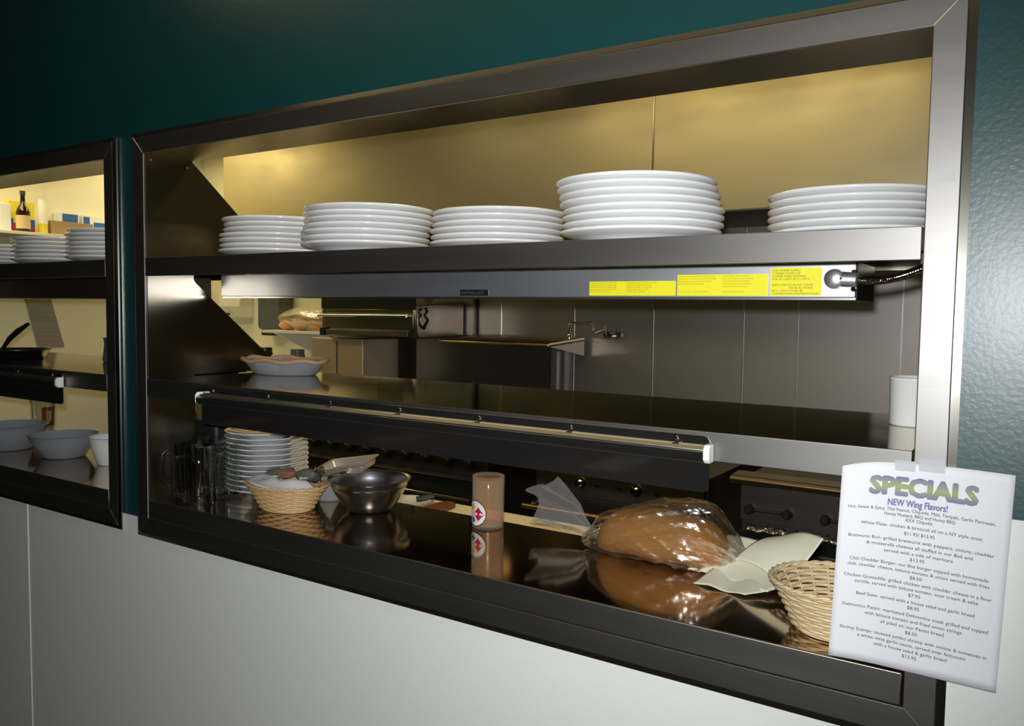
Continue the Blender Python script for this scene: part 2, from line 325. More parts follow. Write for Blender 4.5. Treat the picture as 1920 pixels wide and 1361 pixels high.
# ------------------------------------------------------------------ pass-through frame, shelves, counter
def make_frame():
    t = thing('pass_through_frame', 'large brushed steel frame lining the right-hand kitchen pass-through', 'frame', (-OW/2, WY0, 0), None)
    def ring(prof):
        m = MB(); n = len(prof); vv = []
        for (cx, cz, sx, sz) in ((-OW, 0, -1, -1), (0, 0, 1, -1), (0, OH, 1, 1), (-OW, OH, -1, 1)):
            for (o_, y) in prof: vv.append((cx+sx*o_, y, cz+sz*o_))
        fs = []
        for c in range(4):
            d = (c+1) % 4
            for i in range(n): fs.append((c*n+i, d*n+i, d*n+(i+1) % n, c*n+(i+1) % n))
        return m.add(vv, fs)
    ring([(0, 0.0088), (0, 0), (0.0415, 0), (0.0415, 0.0088)]).build('face_frame', M['frame'], t, bevel=0.0016, seg=3, smooth=30)
    ring([(0.0417, 0.0088), (0.0417, 0.0002), (0.0525, 0.0042), (0.0525, 0.0088)]).build('edge_bevel', M['edge'], t)
    ring([(0.0002, 0.1445), (0.0002, 0.0090), (0.0035, 0.0090), (0.0035, 0.1445)]).build('jamb_liner', M['steel'], t)
    # mitre welds at the corners
    for (cx, cz, sx, sz) in ((-OW, 0, -1, -1), (0, 0, 1, -1), (0, OH, 1, 1), (-OW, OH, -1, 1)):
        mw = MB(); mw.tube([(cx+sx*0.001, -0.0002, cz+sz*0.001), (cx+sx*0.0415, -0.0002, cz+sz*0.0415)], 0.0009, 6)
        mw.build('mitre_weld', M['alu'], t)
    for sx in (-1, 1):
        X = -OW if sx < 0 else 0.0
        xa, xb = (X-0.0022, X-0.0002) if sx < 0 else (X+0.0002, X+0.0022)
        g = MB(); g.prism([(0.1447, 0.938), (0.152, 0.932), (0.452, 0.678), (0.1447, 0.678)], xa, xb); g.build('upper_gusset', M['steel'], t)
        g = MB(); g.prism([(0.1447, 0.626), (0.150, 0.617), (0.450, 0.368), (0.1447, 0.368)], xa, xb); g.build('lower_gusset', M['steel'], t)
        for (yy, zz) in ((0.022, 0.927), (0.128, 0.922)):
            s_ = MB(); s_.lathe([(0.0, 0.0025), (0.002, 0.0022), (0.0032, 0.001), (0.0034, 0)], (xb if sx < 0 else xa, yy, zz), 12, axis='x'); s_.build('screw', M['chrome'], t)
    return t
FR = make_frame()
def sheet_shelf(zt, lip, name, label, cat):
    t = thing(name, label, cat, (-OW/2, 0.2, zt)); tk = 0.002; y0, y1 = 0.001, 0.458
    a = MB()
    lp = MB(); lp.prism([(y0, zt-lip), (y0, zt), (y0+.003, zt), (y0+.003, zt-lip+tk), (y0+0.014, zt-lip+tk), (y0+0.014, zt-lip)], -OW+0.0025, -0.0025); lp.build('front_lip', M['frame'], t, bevel=0.0014, seg=3)
    y0 += .0032
    prof = [(y0, zt-.006), (y0, zt-.0002), (y1, zt), (y1+0.004, zt-0.004), (y1+0.004, zt-lip*0.8), (y1+0.002, zt-lip*0.8), (y1+0.002, zt-0.005), (y1-0.001, zt-tk), (y0+tk, zt-tk), (y0+tk, zt-.006)]
    a.prism(prof, -OW+0.0025, -0.0025); 
    return t, a
us, ub = sheet_shelf(0.675, 0.046, 'pass_shelf', 'upper steel shelf of the right-hand pass-through, stacked with plates', 'shelf')
ub.build('shelf_sheet', M['steel'], us, bevel=0.0016)
ms, mb_ = sheet_shelf(0.365, 0.046, 'pass_shelf', 'middle steel shelf of the right-hand pass-through, mirror-like with a ticket rail', 'shelf')
mb_.build('shelf_sheet', M['counter'], ms, bevel=0.0016)
ct = thing('pass_counter', 'polished steel counter at the bottom of the right-hand pass-through', 'counter', (-OW/2, 0.18, 0.0487))
a = MB(); zt = 0.0487
a.prism([(0.0042, zt-.006), (0.0042, zt-.0002), (0.364, zt), (0.368, zt-0.004), (0.368, zt-0.05), (0.366, zt-0.05), (0.366, zt-0.005), (0.362, zt-0.002), (0.0062, zt-0.002), (0.0062, zt-.006)], -OW+0.0015, -0.0035)
a.build('counter_sheet', M['counter'], ct, bevel=0.0018, seg=3)
a = MB(); a.prism([(.0008, .0015), (.0008, zt), (.0040, zt), (.0040, .0015)], -OW+0.0015, -0.0035); a.build('front_lip', M['frame'], ct, bevel=0.0016, seg=3)
# polished ticket panel and rail on the middle shelf's lip
tr = thing('ticket_rail', 'polished panel with bright ticket rail on the right-hand middle shelf front', 'ticket rail', (-0.92, 0, 0.33))
def rounded(x0, x1, z0, z1, r, n=6):
    pts = []
    for (cx, cz, a0) in ((x1-r, z0+r, -PI/2), (x1-r, z1-r, 0), (x0+r, z1-r, PI/2), (x0+r, z0+r, PI)):
        for k in range(n+1): a_ = a0+PI/2*k/n; pts.append((cx+r*math.cos(a_), cz+r*math.sin(a_)))
    return pts
a = MB(); a.prism(rounded(-1.566, -0.291, 0.268, 0.3585, 0.011), -0.0022, 0.0002, 'y'); a.build('back_panel', M['mirror'], tr, bevel=0.0005)
a = MB(); a.prism([(-0.0023, 0.3375), (-0.0023, 0.318), (-0.018, 0.318), (-0.0225, 0.323), (-0.0235, 0.331), (-0.0225, 0.3355), (-0.019, 0.3375)], -1.560, -0.293); a.build('rail_front', M['mirror'], tr, bevel=0.0006)
a = MB(); a.prism([(-0.0023, 0.3445), (-0.0023, 0.3377), (-0.0195, 0.3377), (-0.0205, 0.3382), (-0.0150, 0.3432), (-0.0135, 0.3430), (-0.0120, 0.3405), (-0.0090, 0.3405), (-0.0050, 0.3445)], -1.560, -0.293); a.build('rail_top', M['alu'], tr, bevel=0.0004)
for xx, nm in ((-0.293, 1), (-1.5605, 0)):
    a = MB(); a.prism([(-0.0023, 0.347), (-0.018, 0.347), (-0.024, 0.341), (-0.024, 0.324), (-0.018, 0.318), (-0.0023, 0.318)], xx-0.0005*(1-nm)-0.001, xx+0.008*nm+0.001, 'x'); a.build('end_cap', M['white'], tr, bevel=0.0012)
for k in range(7):
    xx = -0.345-k*0.196
    a = MB(); a.lathe([(0, 0.0028), (0.0025, 0.0024), (0.004, 0.001), (0.0042, 0)], (xx, -0.0022, 0.351), 14, axis='y'); a.build('screw', M['chrome'], tr)
    a = MB(); a.box(xx-0.004, xx+0.004, -0.0150, -0.0024, 0.340, 0.3445); a.build('bracket_tab', M['rubber'], tr, bevel=0.0006)
# overhead food warmer under the upper shelf
wt = thing('food_warmer', 'long grey strip food warmer under the upper shelf of the right-hand pass-through', 'food warmer', (-0.94, 0.28, 0.6))
hx0, hx1, hy0, hy1, hz0, hz1 = -1.755, -0.122, 0.200, 0.355, 0.5815, 0.640
a = MB(); a.prism([(hy0, hz0), (hy0, hz1), (hy1, hz1), (hy1, hz0), (hy1-0.012, hz0), (hy1-0.012, hz0+0.004), (hy1-0.03, hz1-0.012), (hy0+0.03, hz1-0.012), (hy0+0.012, hz0+0.004), (hy0+0.012, hz0)], hx0, hx1)
a.build('housing', M['heater'], wt, bevel=0.0015)
a = MB(); a.box(hx1+0.0003, hx1+0.0025, hy0+0.001, hy1-0.001, hz0-0.004, hz1+0.0); a.build('end_plate', M['black'], wt, bevel=0.0006)
a = MB(); a.box(hx0, hx1+0.002, hy0+0.006, hy0+0.009, hz0-0.004, hz0-0.0003); a.build('bottom_lip', M['alu'], wt)
a = MB(); a.tube([(hx0+0.05, 0.2775, hz0+0.012), (hx1-0.05, 0.2775, hz0+0.012)], 0.005, 10); a.build('heating_rod', M['darksteel'], wt)
for xx in (-1.6, -0.94, -0.16):
    a = MB(); a.box(xx-0.012, xx+0.012, hy0+0.04, hy0+0.10, hz1+0.0002, 0.6728); a.build('hanger', M['steel'], wt)
def flat_text(mb, body, size, x, z, y, align='LEFT', bold=0.0, xs=1.0, spacing=1.0):
    vv, ff = text_verts(body, size, align, 0.0, spacing, xs); mb.add([(x+a_, y, z+b_) for a_, b_ in vv], ff)
    if bold: mb.add([(x+a_+bold, y-.00002, z+b_) for a_, b_ in vv], ff)
def label_plate(x0, x1, z0, z1, lines, size, name, note, align='LEFT', xs=1.0, lead=1.25, cols=None, m=None, ink=None, bold=0.0):
    a = MB(); a.box(x0, x1, hy0-0.0006, hy0-0.0001, z0, z1); o = a.build(name, m or M['yellow'], wt); o['label'] = note
    for (cx, ls) in (cols or [(x0+0.003, lines)]):
        tx = MB()
        z = z1-size*1.0-0.0012
        for ln in ls:
            if ln: flat_text(tx, ln, size, cx, z, hy0-0.0009, align, bold, xs)
            z -= size*lead
        tx.build('printed_text', ink or M['labelink'], o, smooth=0)
label_plate(-0.262, -0.176, 0.5845, 0.6325, ['FOR POWER SUPPLY', 'CONNECTIONS USE', 'COPPER WIRE SUITABLE', 'FOR AT LEAST 90°C (194°F)', '', 'EMPLOYER DU FIL DE CUIVRE', '                    POUR AU MOINS', '90°C (194°F) POUR LES', "CONNEXIONS D'ALIMENTATION"], 0.0050, 'warning_label', 'yellow label with black lettering', xs=1.05, lead=1.0, bold=0.0001)
label_plate(-0.433, -0.266, 0.5845, 0.6228, None, 0.0030, 'warning_label', 'yellow label of two text blocks', lead=1.55, cols=[
    (-0.431, ['WARNING: TO AVOID ELECTRIC SHOCK OR BURN', 'HAZARD DO NOT OPERATE WITHOUT THE COVERS', 'AND PANELS IN PLACE. DISCONNECT POWER', 'BEFORE SERVICING THIS APPLIANCE.', '', '', 'DO NOT INSTALL CLOSER THAN SHOWN.']),
    (-0.347, ['AVERTISSEMENT: POUR EVITER LES', 'CHOCS ELECTRIQUES OU BRULURES, NE', 'PAS UTILISER SANS LES COUVERCLES', 'ET PANNEAUX EN PLACE. COUPER LE', 'COURANT AVANT L ENTRETIEN.', '', 'NE PAS INSTALLER PLUS PRES.'])])
label_plate(-0.617, -0.437, 0.5845, 0.6120, None, 0.0031, 'warning_label', 'small yellow label of dense text', lead=1.35, cols=[
    (-0.615, ['CAUTION: DO NOT MOUNT UNIT OVER', 'COMBUSTIBLE SURFACES. FOR INDOOR', 'USE ONLY. SURFACES MAY BE HOT. KEEP', 'CLEAR OF WALLS AND SHELVES AND DO', 'NOT COVER. SEE THE MANUAL.']),
    (-0.537, ['AVERTISSEMENT: NE PAS MONTER AU DESSUS', 'DE SURFACES COMBUSTIBLES. USAGE', 'INTERIEUR SEULEMENT. LES SURFACES', 'PEUVENT ETRE CHAUDES. NE PAS', 'COUVRIR. VOIR LE MANUEL.'])])
label_plate(-0.937, -0.861, 0.584, 0.597, ['CAPTION HOT'], 0.0085, 'name_plate', 'small black plate with faint lettering', xs=1.05, m=M['black'], ink=M['greyplas'])
# conduit elbow and flexible conduit
cn = thing('conduit_elbow', 'grey cast elbow fitting on the right end of the food warmer', 'conduit', (-0.14, 0.19, 0.612))
a = MB(); a.lathe([(0, 0.03), (0.010, 0.029), (0.0155, 0.025), (0.0165, 0.018), (0.0165, 0)], (-0.152, hy0-0.0002, 0.612), 24, axis='y')
a.tube([(-0.152, hy0-0.016, 0.612), (-0.135, hy0-0.016, 0.611), (-0.117, hy0-0.016, 0.610)], [0.013, 0.0125, 0.012], 16); a.build('elbow_body', M['heater'], cn, bevel=0.0008)
for dz in (0.013, -0.015):
    a = MB(); a.tube([(-0.122, hy0-0.020, 0.610+dz), (-0.122, hy0-0.008, 0.610+dz)], 0.004, 8); a.build('clamp_screw', M['chrome'], cn)
a = MB(); a.lathe([(0, 0.001), (0.002, 0.0008), (0.0022, 0)], (-0.140, hy0-0.0285, 0.612), 10, axis='y'); a.build('cover_screw', M['ink'], cn)
fx = MB(); pts = []; P0, P1, P2, P3 = [Vector(q) for q in ((-0.116, hy0-0.016, 0.610), (-0.085, hy0-0.016, 0.604), (-0.045, 0.15, 0.612), (-0.0035, 0.10, 0.6262))]
NN = 260; rad = []
for k in range(NN+1):
    t_ = k/NN; p_ = P0*(1-t_)**3+P1*3*t_*(1-t_)**2+P2*3*t_*t_*(1-t_)+P3*t_**3; pts.append(p_); rad.append(0.0056+0.0015*math.cos(t_*2*PI*30))
fx.tube(pts, rad, 12); tag(fx.build('flexible_conduit', M['chrome']), 'ribbed metal conduit curving from the food warmer to the right frame post', 'conduit')

# left-hand pass-through: copies
DX = (SHIFT, 0, 0)
copy_tree(FR, DX, 'brushed steel frame lining the left-hand kitchen pass-through')
copy_tree(us, DX, 'upper steel shelf of the left-hand pass-through, stacked with plates')
copy_tree(ms, DX, 'middle steel shelf of the left-hand pass-through, holding a pan and jug')
copy_tree(ct, DX, 'steel counter at the bottom of the left-hand pass-through')
copy_tree(tr, (SHIFT+0.07, 0, 0), 'dark panel with ticket rail on the left-hand middle shelf front')
wl = thing('food_warmer', 'long dark strip food warmer under the upper shelf of the left-hand pass-through', 'food warmer', (SHIFT-0.94, 0.28, 0.6))
a = MB(); a.prism([(hy0, hz0-0.008), (hy0, hz1), (hy1, hz1), (hy1, hz0-0.008), (hy0+0.02, hz0-0.008)], SHIFT+hx0, SHIFT-0.03); a.build('housing', M['darksteel'], wl, bevel=0.0015)
for xx in (-1.6, -0.94, -0.16):
    a = MB(); a.box(SHIFT+xx-0.012, SHIFT+xx+0.012, hy0+0.04, hy0+0.10, hz1+0.0002, 0.6728); a.build('hanger', M['steel'], wl)
a = MB(); pts = [(SHIFT-0.17+0.16*k/60, hy0-0.012+0.0*k, 0.628-0.022*(k/60)**1.3) for k in range(61)]
a.tube(pts, [0.0045+0.0010*math.cos(k*2.1) for k in range(61)], 8); tag(a.build('flexible_conduit', M['chrome']), 'thin ribbed conduit in front of the left-hand food warmer', 'conduit')

# ------------------------------------------------------------------ plates
PLATE = [(0, .0035), (.082, .0035), (.085, 0), (.092, 0), (.096, .004), (.125, .0115), (.1425, .0168), (.1455, .0185), (.1462, .0205), (.1452, .0226), (.1425, .0232), (.124, .0190), (.1, .0148), (.094, .0128), (0, .0124)]
STEP = 0.0129
pm = MB(); pm.lathe(PLATE, (0, 0, 0), 96); plate0 = pm.build('dinner_plate', M['china'], smooth=60)
used = [False]
ORD = ['bottom', 'second from bottom', 'third from bottom', 'fourth from bottom', 'fifth from bottom', 'sixth from bottom', 'seventh from bottom', 'eighth from bottom', 'ninth from bottom', 'tenth from bottom']
def stack(x, y, z, n, where, group, offs=None, sc=1.0, src=None, word='white dinner plate'):
    for k in range(n):
        s_ = src or plate0
        if s_ is plate0 and not used[0]: o = plate0; used[0] = True
        else: o = s_.copy(); COL.objects.link(o)
        ox, oy = (offs[k] if offs else (random.uniform(-.003, .003), random.uniform(-.003, .003)))
        o.location = (x+ox, y+oy, z+k*STEP*(1 if src is None else 1.0)); o.rotation_euler = (0, 0, k*0.7); o.scale = (sc, sc, 1)
        pos = 'top' if k == n-1 else ORD[k]
        tag(o, f'{pos} white plate of the {where}', 'plate', group)
zs = 0.675+0.0002
stack(-1.545, .215, zs, 7, 'leftmost stack on the right-hand upper shelf', 'plates in the leftmost stack of the right-hand shelf', [(0, 0), (0, .004), (.003, 0), (.001, .002), (.020, 0), (.018, .003), (.014, 0)])
stack(-1.165, .145, zs, 7, 'second stack from left on the right-hand upper shelf', 'plates in the second stack of the right-hand shelf', [(0, 0), (-.002, .002), (-.001, 0), (.004, .002), (.009, 0), (.006, .003), (.010, .0)])
stack(-.872, .245, zs, 6, 'middle stack on the right-hand upper shelf', 'plates in the middle stack of the right-hand shelf', [(0, 0), (0, .002), (0, 0), (.004, .003), (.002, 0), (.006, .002)])
stack(-.483, .147, zs, 8, 'tallest stack on the right-hand upper shelf', 'plates in the tallest stack', [(-.004, 0), (-.001, .002), (0, 0), (0, .003), (-.006, 0), (-.009, .002), (-.013, 0), (-.017, .002)])
stack(-.1495, .305, zs, 6, 'stack beside the right frame post', 'plates in the stack by the right frame post', [(0, 0)]*6)
for i, (x, wh) in enumerate(((-2.235, 'rightmost stack on the left-hand upper shelf'), (-2.555, 'second stack from right, left-hand upper shelf'), (-2.875, 'third stack from right, left-hand upper shelf'))):
    stack(x, .20, zs, (7, 6, 5)[i], wh, 'plates on the left-hand shelf')
# smaller rimmed plates on the counter
SP = [(0, .003), (.055, .003), (.058, 0), (.063, 0), (.067, .004), (.095, .0125), (.109, .0178), (.1115, .0195), (.111, .0212), (.108, .0215), (.092, .0165), (.068, .0102), (0, .0099)]
sm = MB(); sm.lathe(SP, (0, 0, 0), 80); sp0 = sm.build('side_plate', M['china'], smooth=60)
for k in range(12):
    o = sp0 if k == 0 else sp0.copy()
    if k: COL.objects.link(o)
    o.location = (-1.632+random.uniform(-.0015, .0015), .252, 0.0489+k*0.0138); o.rotation_euler = (0, 0, k)
    names = ORD+['eleventh from bottom', 'top']
    tag(o, f'{names[k]} small plate of the counter stack behind the left basket', 'plate', 'side plates stacked on the counter')

# ------------------------------------------------------------------ mugs
def make_mug(x, y, rot, label, h=0.150, r=0.037, hdl=True):
    t = thing('glass_mug', label, 'mug', (x, y, 0.0489), 'glass mugs on the counter')
    z = 0.0489
    m = MB(); m.lathe([(0, 0.0), (r*.86, 0.0), (r*.95, .006), (r*.93, .02), (r, h-.01), (r, h), (r-.003, h), (r-.0045, h-.02), (r-.007, .026), (r*.5, .020), (0, .019)], (x, y, z), 40); m.build('mug_body', M['glass'], t, smooth=70)
    if hdl:
        d = Vector((math.cos(rot), math.sin(rot), 0)); c = Vector((x, y, z))
        prof = [(r-.002, .125), (r+.014, .128), (r+.028, .118), (r+.032, .09), (r+.031, .06), (r+.024, .038), (r+.012, .028), (r-.002, .030)]
        m = MB(); m.tube([c+d*a_+Vector((0, 0, b_)) for a_, b_ in prof], .0065, 12); m.build('handle', M['glass'], t, smooth=70)
make_mug(-1.714, .060, PI*1.12, 'glass mug nearest the left frame post on the counter')
make_mug(-1.655, .052, PI*1.45, 'glass mug standing foremost in the group of four on the counter')
make_mug(-1.732, .150, PI*1.5, 'glass mug behind the one nearest the left frame post')
make_mug(-1.640, .135-.003, PI*1.65, 'glass mug just in front of the side plates')
t = thing('utensil_bin', 'tall black utensil bin behind the glass mugs', 'bin', (-1.87, .255, .0489))
m = MB(); m.prism(rounded(-1.952, -1.772, .19, .33, .015), .049, .235, 'z'); m.build('bin_body', M['rubber'], t, bevel=.002)
m = MB(); m.tube([(-1.905, .222, .2351), (-1.920, .210, .262), (-1.930, .20, .285), (-1.915, .195, .295)], [.008, .012, .014, .008], 10); m.build('utensil_handle', M['rubber'], t)

# ------------------------------------------------------------------ wicker baskets
def wicker_basket(cx, cy, z, ax, ay, h, material, label, rows=11, flare=0.36, stakes=22, rot=0.0):
    t = thing('wicker_basket', label, 'basket', (cx, cy, z))
    def P(th, f, off=0.0):      # f 0..1 up the side
        k = 1-flare*(1-f)**0.85
        x = (ax*k+off)*math.cos(th); y = (ay*k+off)*math.sin(th)
        return (cx+x*math.cos(rot)-y*math.sin(rot), cy+x*math.sin(rot)+y*math.cos(rot), z+.004+f*(h-.006))
    m = MB(); seg = stakes*6
    for i in range(rows):
        f = (i+.5)/rows
        m.tube([P(2*PI*k/seg, f, .0022*math.cos(stakes/2*2*PI*k/seg+(PI if i % 2 else 0))) for k in range(seg)], h/rows*.50, 6, closed=True)
    m.build('weave', material, t, smooth=80)
    m = MB()
    for k in range(stakes):
        th = 2*PI*(k+.5)/stakes; m.tube([P(th, f/6) for f in range(7)], .0018, 6)
    m.build('stakes', material, t, smooth=80)
    m = MB()
    for j in range(2):
        m.tube([tuple(Vector(P(2*PI*k/seg, 1.0, .002+.0018*math.cos(2*PI*k/seg*16+j*PI)))+Vector((0, 0, .002+.0018*math.sin(2*PI*k/seg*16+j*PI)))) for k in range(seg)], .0027, 6, closed=True)
    m.build('rim', material, t, smooth=80)
    m = MB(); kk = 1-flare
    m.lathe([(0, .001), (1, .001), (1, .005), (0, .005)], (cx, cy, z), 48, ax*kk, ay*kk, rot); m.build('base', material, t)
    return t
wicker_basket(-1.437, .150, .0489, .112, .088, .066, M['wicker2'], 'oval wicker basket with white napkin and wrappers in front of the side plates')
wicker_basket(-.113, .118, .0489, .104, .098, .078, M['wicker'], 'empty oval wicker basket half behind the specials sheet', rows=13, rot=0.1)
# napkin and wrapped bits inside the left basket
def cloth(fn, nu, nv, name, material, label, cat, thick=.0012):
    m = MB(); m.grid(fn, nu, nv); o = m.build(name, material, solid=thick, smooth=60); 
    if label: tag(o, label, cat)
    return o
def napk(u, v):
    th = PI*(1.02+.96*u); k = .97-.72*v
    x = -1.437+.112*k*math.cos(th); y = .150+.088*k*math.sin(th)
    z = .1165+.012*math.sin(v*2.6)+.003*math.sin(u*17)*v+.003*math.sin(v*7+u*5)
    return (x, y, z)
cloth(napk, 40, 12, 'paper_napkin', M['napkin'], 'white paper napkin lining the front of the left wicker basket', 'napkin')
def lump(cx, cy, cz, rx, ry, rz, amp, seed, n=20, tilt=0.0, pinch=0.0):
    rnd = random.Random(seed); ph = [rnd.uniform(0, 6.28) for _ in range(9)]
    vv = []; fs = []
    for i in range(n+1):
        a_ = PI*i/n
        for k in range(2*n):
            b = PI*k/n
            d = 1+amp*(math.sin(3*a_+2*b+ph[0])+math.sin(4*b+ph[1])*math.sin(a_)+.6*math.sin(7*a_+ph[2]+3*b))
            x = rx*math.cos(a_); q = math.sin(a_)**(1+pinch)
            y = ry*q*math.cos(b)*d; z = rz*q*math.sin(b)*d
            vv.append((cx+x*math.cos(tilt)-y*math.sin(tilt), cy+x*math.sin(tilt)+y*math.cos(tilt), cz+z))
    for i in range(n):
        for k in range(2*n): fs.append((i*2*n+k, i*2*n+(k+1) % (2*n), (i+1)*2*n+(k+1) % (2*n), (i+1)*2*n+k))
    return vv, fs
for i, (x, y, z, rx, ry, rz, mm, lb) in enumerate(((-1.47, .178, .130, .030, .022, .012, 'packet', 'brown wrapped packet on the napkin in the left basket'),
        (-1.400, .180, .132, .028, .022, .016, 'packet2', 'grey-green crumpled wrapper at the right of the left basket'), (-1.515, .178, .124, .022, .03, .014, 'packet2', 'grey-green crumpled wrapper at the left of the left basket'))):
    m = MB(); m.add(*lump(x, y, z, rx, ry, rz, .13, i+3, 10, .5*i)); tag(m.build('food_packet', M[mm], smooth=30), lb, 'packet')
m = MB(); m.grid(lambda u, v: (-1.365-.04*u+.006*math.sin(v*9), .195+.015*v, .116+.035*v+.006*math.sin(u*8+v*5)), 10, 10); tag(m.build('cellophane_bag', M['bag'], solid=.0006, smooth=30), 'crumpled cellophane sticking up at the right end of the left basket', 'bag')

# ------------------------------------------------------------------ steel bowl, tub, insert pan, tumbler
bw = thing('mixing_bowl', 'dark polished steel mixing bowl on the counter left of the tumbler', 'bowl', (-1.262, .262, .0489))
m = MB(); m.lathe([(0, .0015), (.045, .0), (.052, .002), (.070, .020), (.086, .045), (.094, .060), (.0965, .076), (.100, .079), (.1035, .0795), (.1045, .081), (.1035, .0825), (.0985, .0815), (.0945, .0775), (.092, .060), (.084, .046), (.068, .0215), (.050, .0045), (0, .003)], (-1.262, .262, .0489), 80)
m.build('bowl_body', mat('bowl_steel', (.50, .51, .55), .27, 1.0), bw, smooth=60)
m = MB(); m.tube([(-1.262+.0952*math.cos(2*PI*k/80), .262+.0952*math.sin(2*PI*k/80), .0489+.063) for k in range(80)], .0009, 6, closed=True); m.build('bead', M['chrome'], bw)
tb = thing('food_tub', 'cloudy plastic food tub under the steel insert pan', 'tub', (-1.43, .292, .0489))
m = MB(); m.lathe([(0, 0), (.040, 0), (.043, .003), (.048, .062), (.050, .064), (.050, .067), (.0465, .067), (.045, .058), (.040, .006), (0, .003)], (-1.43, .292, .0489), 40); m.build('tub_body', M['cloudy'], tb, smooth=60)
pn = thing('insert_pan', 'narrow steel insert pan lying tilted on the cloudy tub', 'pan', (-1.40, .315, .14))
def rect_pan(L_, W_, H_, th):
    m = MB(); loops = []
    for (ex, z, r) in ((0.006, 0, .014), (.004, -.001, .013), (-.002, -.002, .010), (-.006, -H_*.8, .010), (-.014, -H_, .008), (-.016, -H_+.0015, .008), (-.008, -H_*.78, .010), (-.004, -.0005, .010), (0.006, .0012, .014)):
        loops.append([(p[0], p[1], z) for p in rounded(-L_/2-ex, L_/2+ex, -W_/2-ex, W_/2+ex, r, 4)])
    n = len(loops[0]); vv = [p for l in loops for p in l]; fs = []
    for i in range(len(loops)-1):
        for k in range(n): fs.append((i*n+k, i*n+(k+1) % n, (i+1)*n+(k+1) % n, (i+1)*n+k))
    fs.append(tuple(range(4*n, 5*n))); fs.append(tuple(range(5*n, 6*n)))
    m.add(vv, fs); return m
pmesh = rect_pan(.150, .090, .022, 0)
MT = Matrix.Translation((-1.402, .320, .142))@Matrix.Rotation(math.radians(12), 4, 'X')@Matrix.Rotation(math.radians(-8), 4, 'Y')@Matrix.Rotation(math.radians(12), 4, 'Z')
pmesh.v = [tuple(MT@Vector(v)) for v in pmesh.v]; pmesh.build('pan_body', mat('tan_pan_steel', (.62, .52, .40), .42, .55), pn, smooth=50)  # even tan, half-matte steel
# tumbler
GX, GY, GZ = -.928, .305, .0489
gt = thing('plastic_tumbler', 'clear tumbler of amber drink with a round white badge, on the counter', 'tumbler', (GX, GY, GZ))
gr, gh = .0378, .121
m = MB(); m.lathe([(0, 0), (gr-.003, 0), (gr-.001, .002), (gr, gh-.001), (gr-.0008, gh), (gr-.0018, gh-.001), (gr-.003, .006), (0, .005)], (GX, GY, GZ), 56); m.build('cup', M['cupglass'], gt, smooth=70)
m = MB(); m.lathe([(0, .0055), (gr-.0035, .0062), (gr-.0024, gh-.007), (0, gh-.007)], (GX, GY, GZ), 48); m.build('drink', M['tea'], gt, smooth=70)
def on_cup(px, pz, off=.0004):   # px: arc length from the badge centre
    th0 = math.radians(-107)
    th = th0+px/gr; return (GX+(gr+off)*math.cos(th), GY+(gr+off)*math.sin(th), GZ+pz)
cz = .037
def disc_fan(fn, outline, off):
    return [fn(0, cz, off)]+[fn(a_, cz+b_, off) for a_, b_ in outline], [(0, i+1, (i+1) % len(outline)+1) for i in range(len(outline))]
bd = MB()
ND = 40
for (r0_, r1_, mi, of) in ((0, .0300, 0, .0004), (.0285, .0308, 1, .0005)):
    vv = []; fs = []
    for k in range(ND):
        a_ = 2*PI*k/ND
        for q in range(5):
            r_ = r0_+(r1_-r0_)*q/4; vv.append(on_cup(r_*math.cos(a_), cz+r_*math.sin(a_), of))
    for k in range(ND):
        for q in range(4): fs.append((k*5+q, ((k+1) % ND)*5+q, ((k+1) % ND)*5+q+1, k*5+q+1))
    bd.add(vv, fs, mi)
def astroid(cx_, cz_, r, mi):
    pts = []
    for k in range(32):
        a_ = 2*PI*k/32; pts.append((cx_+r*math.copysign(abs(math.cos(a_))**2.4, math.cos(a_)), cz_+r*math.copysign(abs(math.sin(a_))**2.4, math.sin(a_))))
    vv = [on_cup(cx_, cz_, .0007)]+[on_cup(p_[0], p_[1], .0007) for p_ in pts]
    bd.add(vv, [(0, i+1, (i+1) % 32+1) for i in range(32)], mi)
astroid(.010, cz-.001, .0175, 2); astroid(-.007, cz+.014, .010, 3); astroid(-.007, cz-.016, .010, 4)
bd.build('badge', [M['white'], M['ink'], M['red'], M['gold'], M['blue']], gt, smooth=60)

# ------------------------------------------------------------------ bread in a bag, papers
LX, LY, LZ = -.497, .300, .112
m = MB(); n = 28; vv = []; fs = []
for i in range(n+1):
    a_ = PI*i/n; ca = math.cos(a_)
    x = LX+.006-.140*math.copysign(abs(ca)**.8, ca); k_ = max(.0001, math.sin(a_))**.62*(.80+.22*math.sin(a_)+.04*math.sin(3*a_))
    for q in range(2*n):
        b = PI*q/n; cb, sb = math.cos(b), math.sin(b)
        y = LY+.066*k_*math.copysign(abs(cb)**.85, cb); z = .0515+.051*max(k_, .2)+.051*k_*sb*(1+.05*math.sin(x*60))
        vv.append((x, y, max(z, .0500)))
for i in range(n):
    for q in range(2*n): fs.append((i*2*n+q, i*2*n+(q+1) % (2*n), (i+1)*2*n+(q+1) % (2*n), (i+1)*2*n+q))
m.add(vv, fs); lo = m.build('bread_loaf', M['bread'], smooth=80); tag(lo, 'brown baked loaf inside the clear bag on the counter', 'bread')
bg = thing('plastic_bag', 'clear wrinkled bag around the loaf, its open end fanned to the left', 'bag', (LX, LY, .0489))
m = MB(); n = 60; NI = 80; vv = []; fs = []; rnd = random.Random(5); ph = [rnd.uniform(0, 6.3) for _ in range(8)]
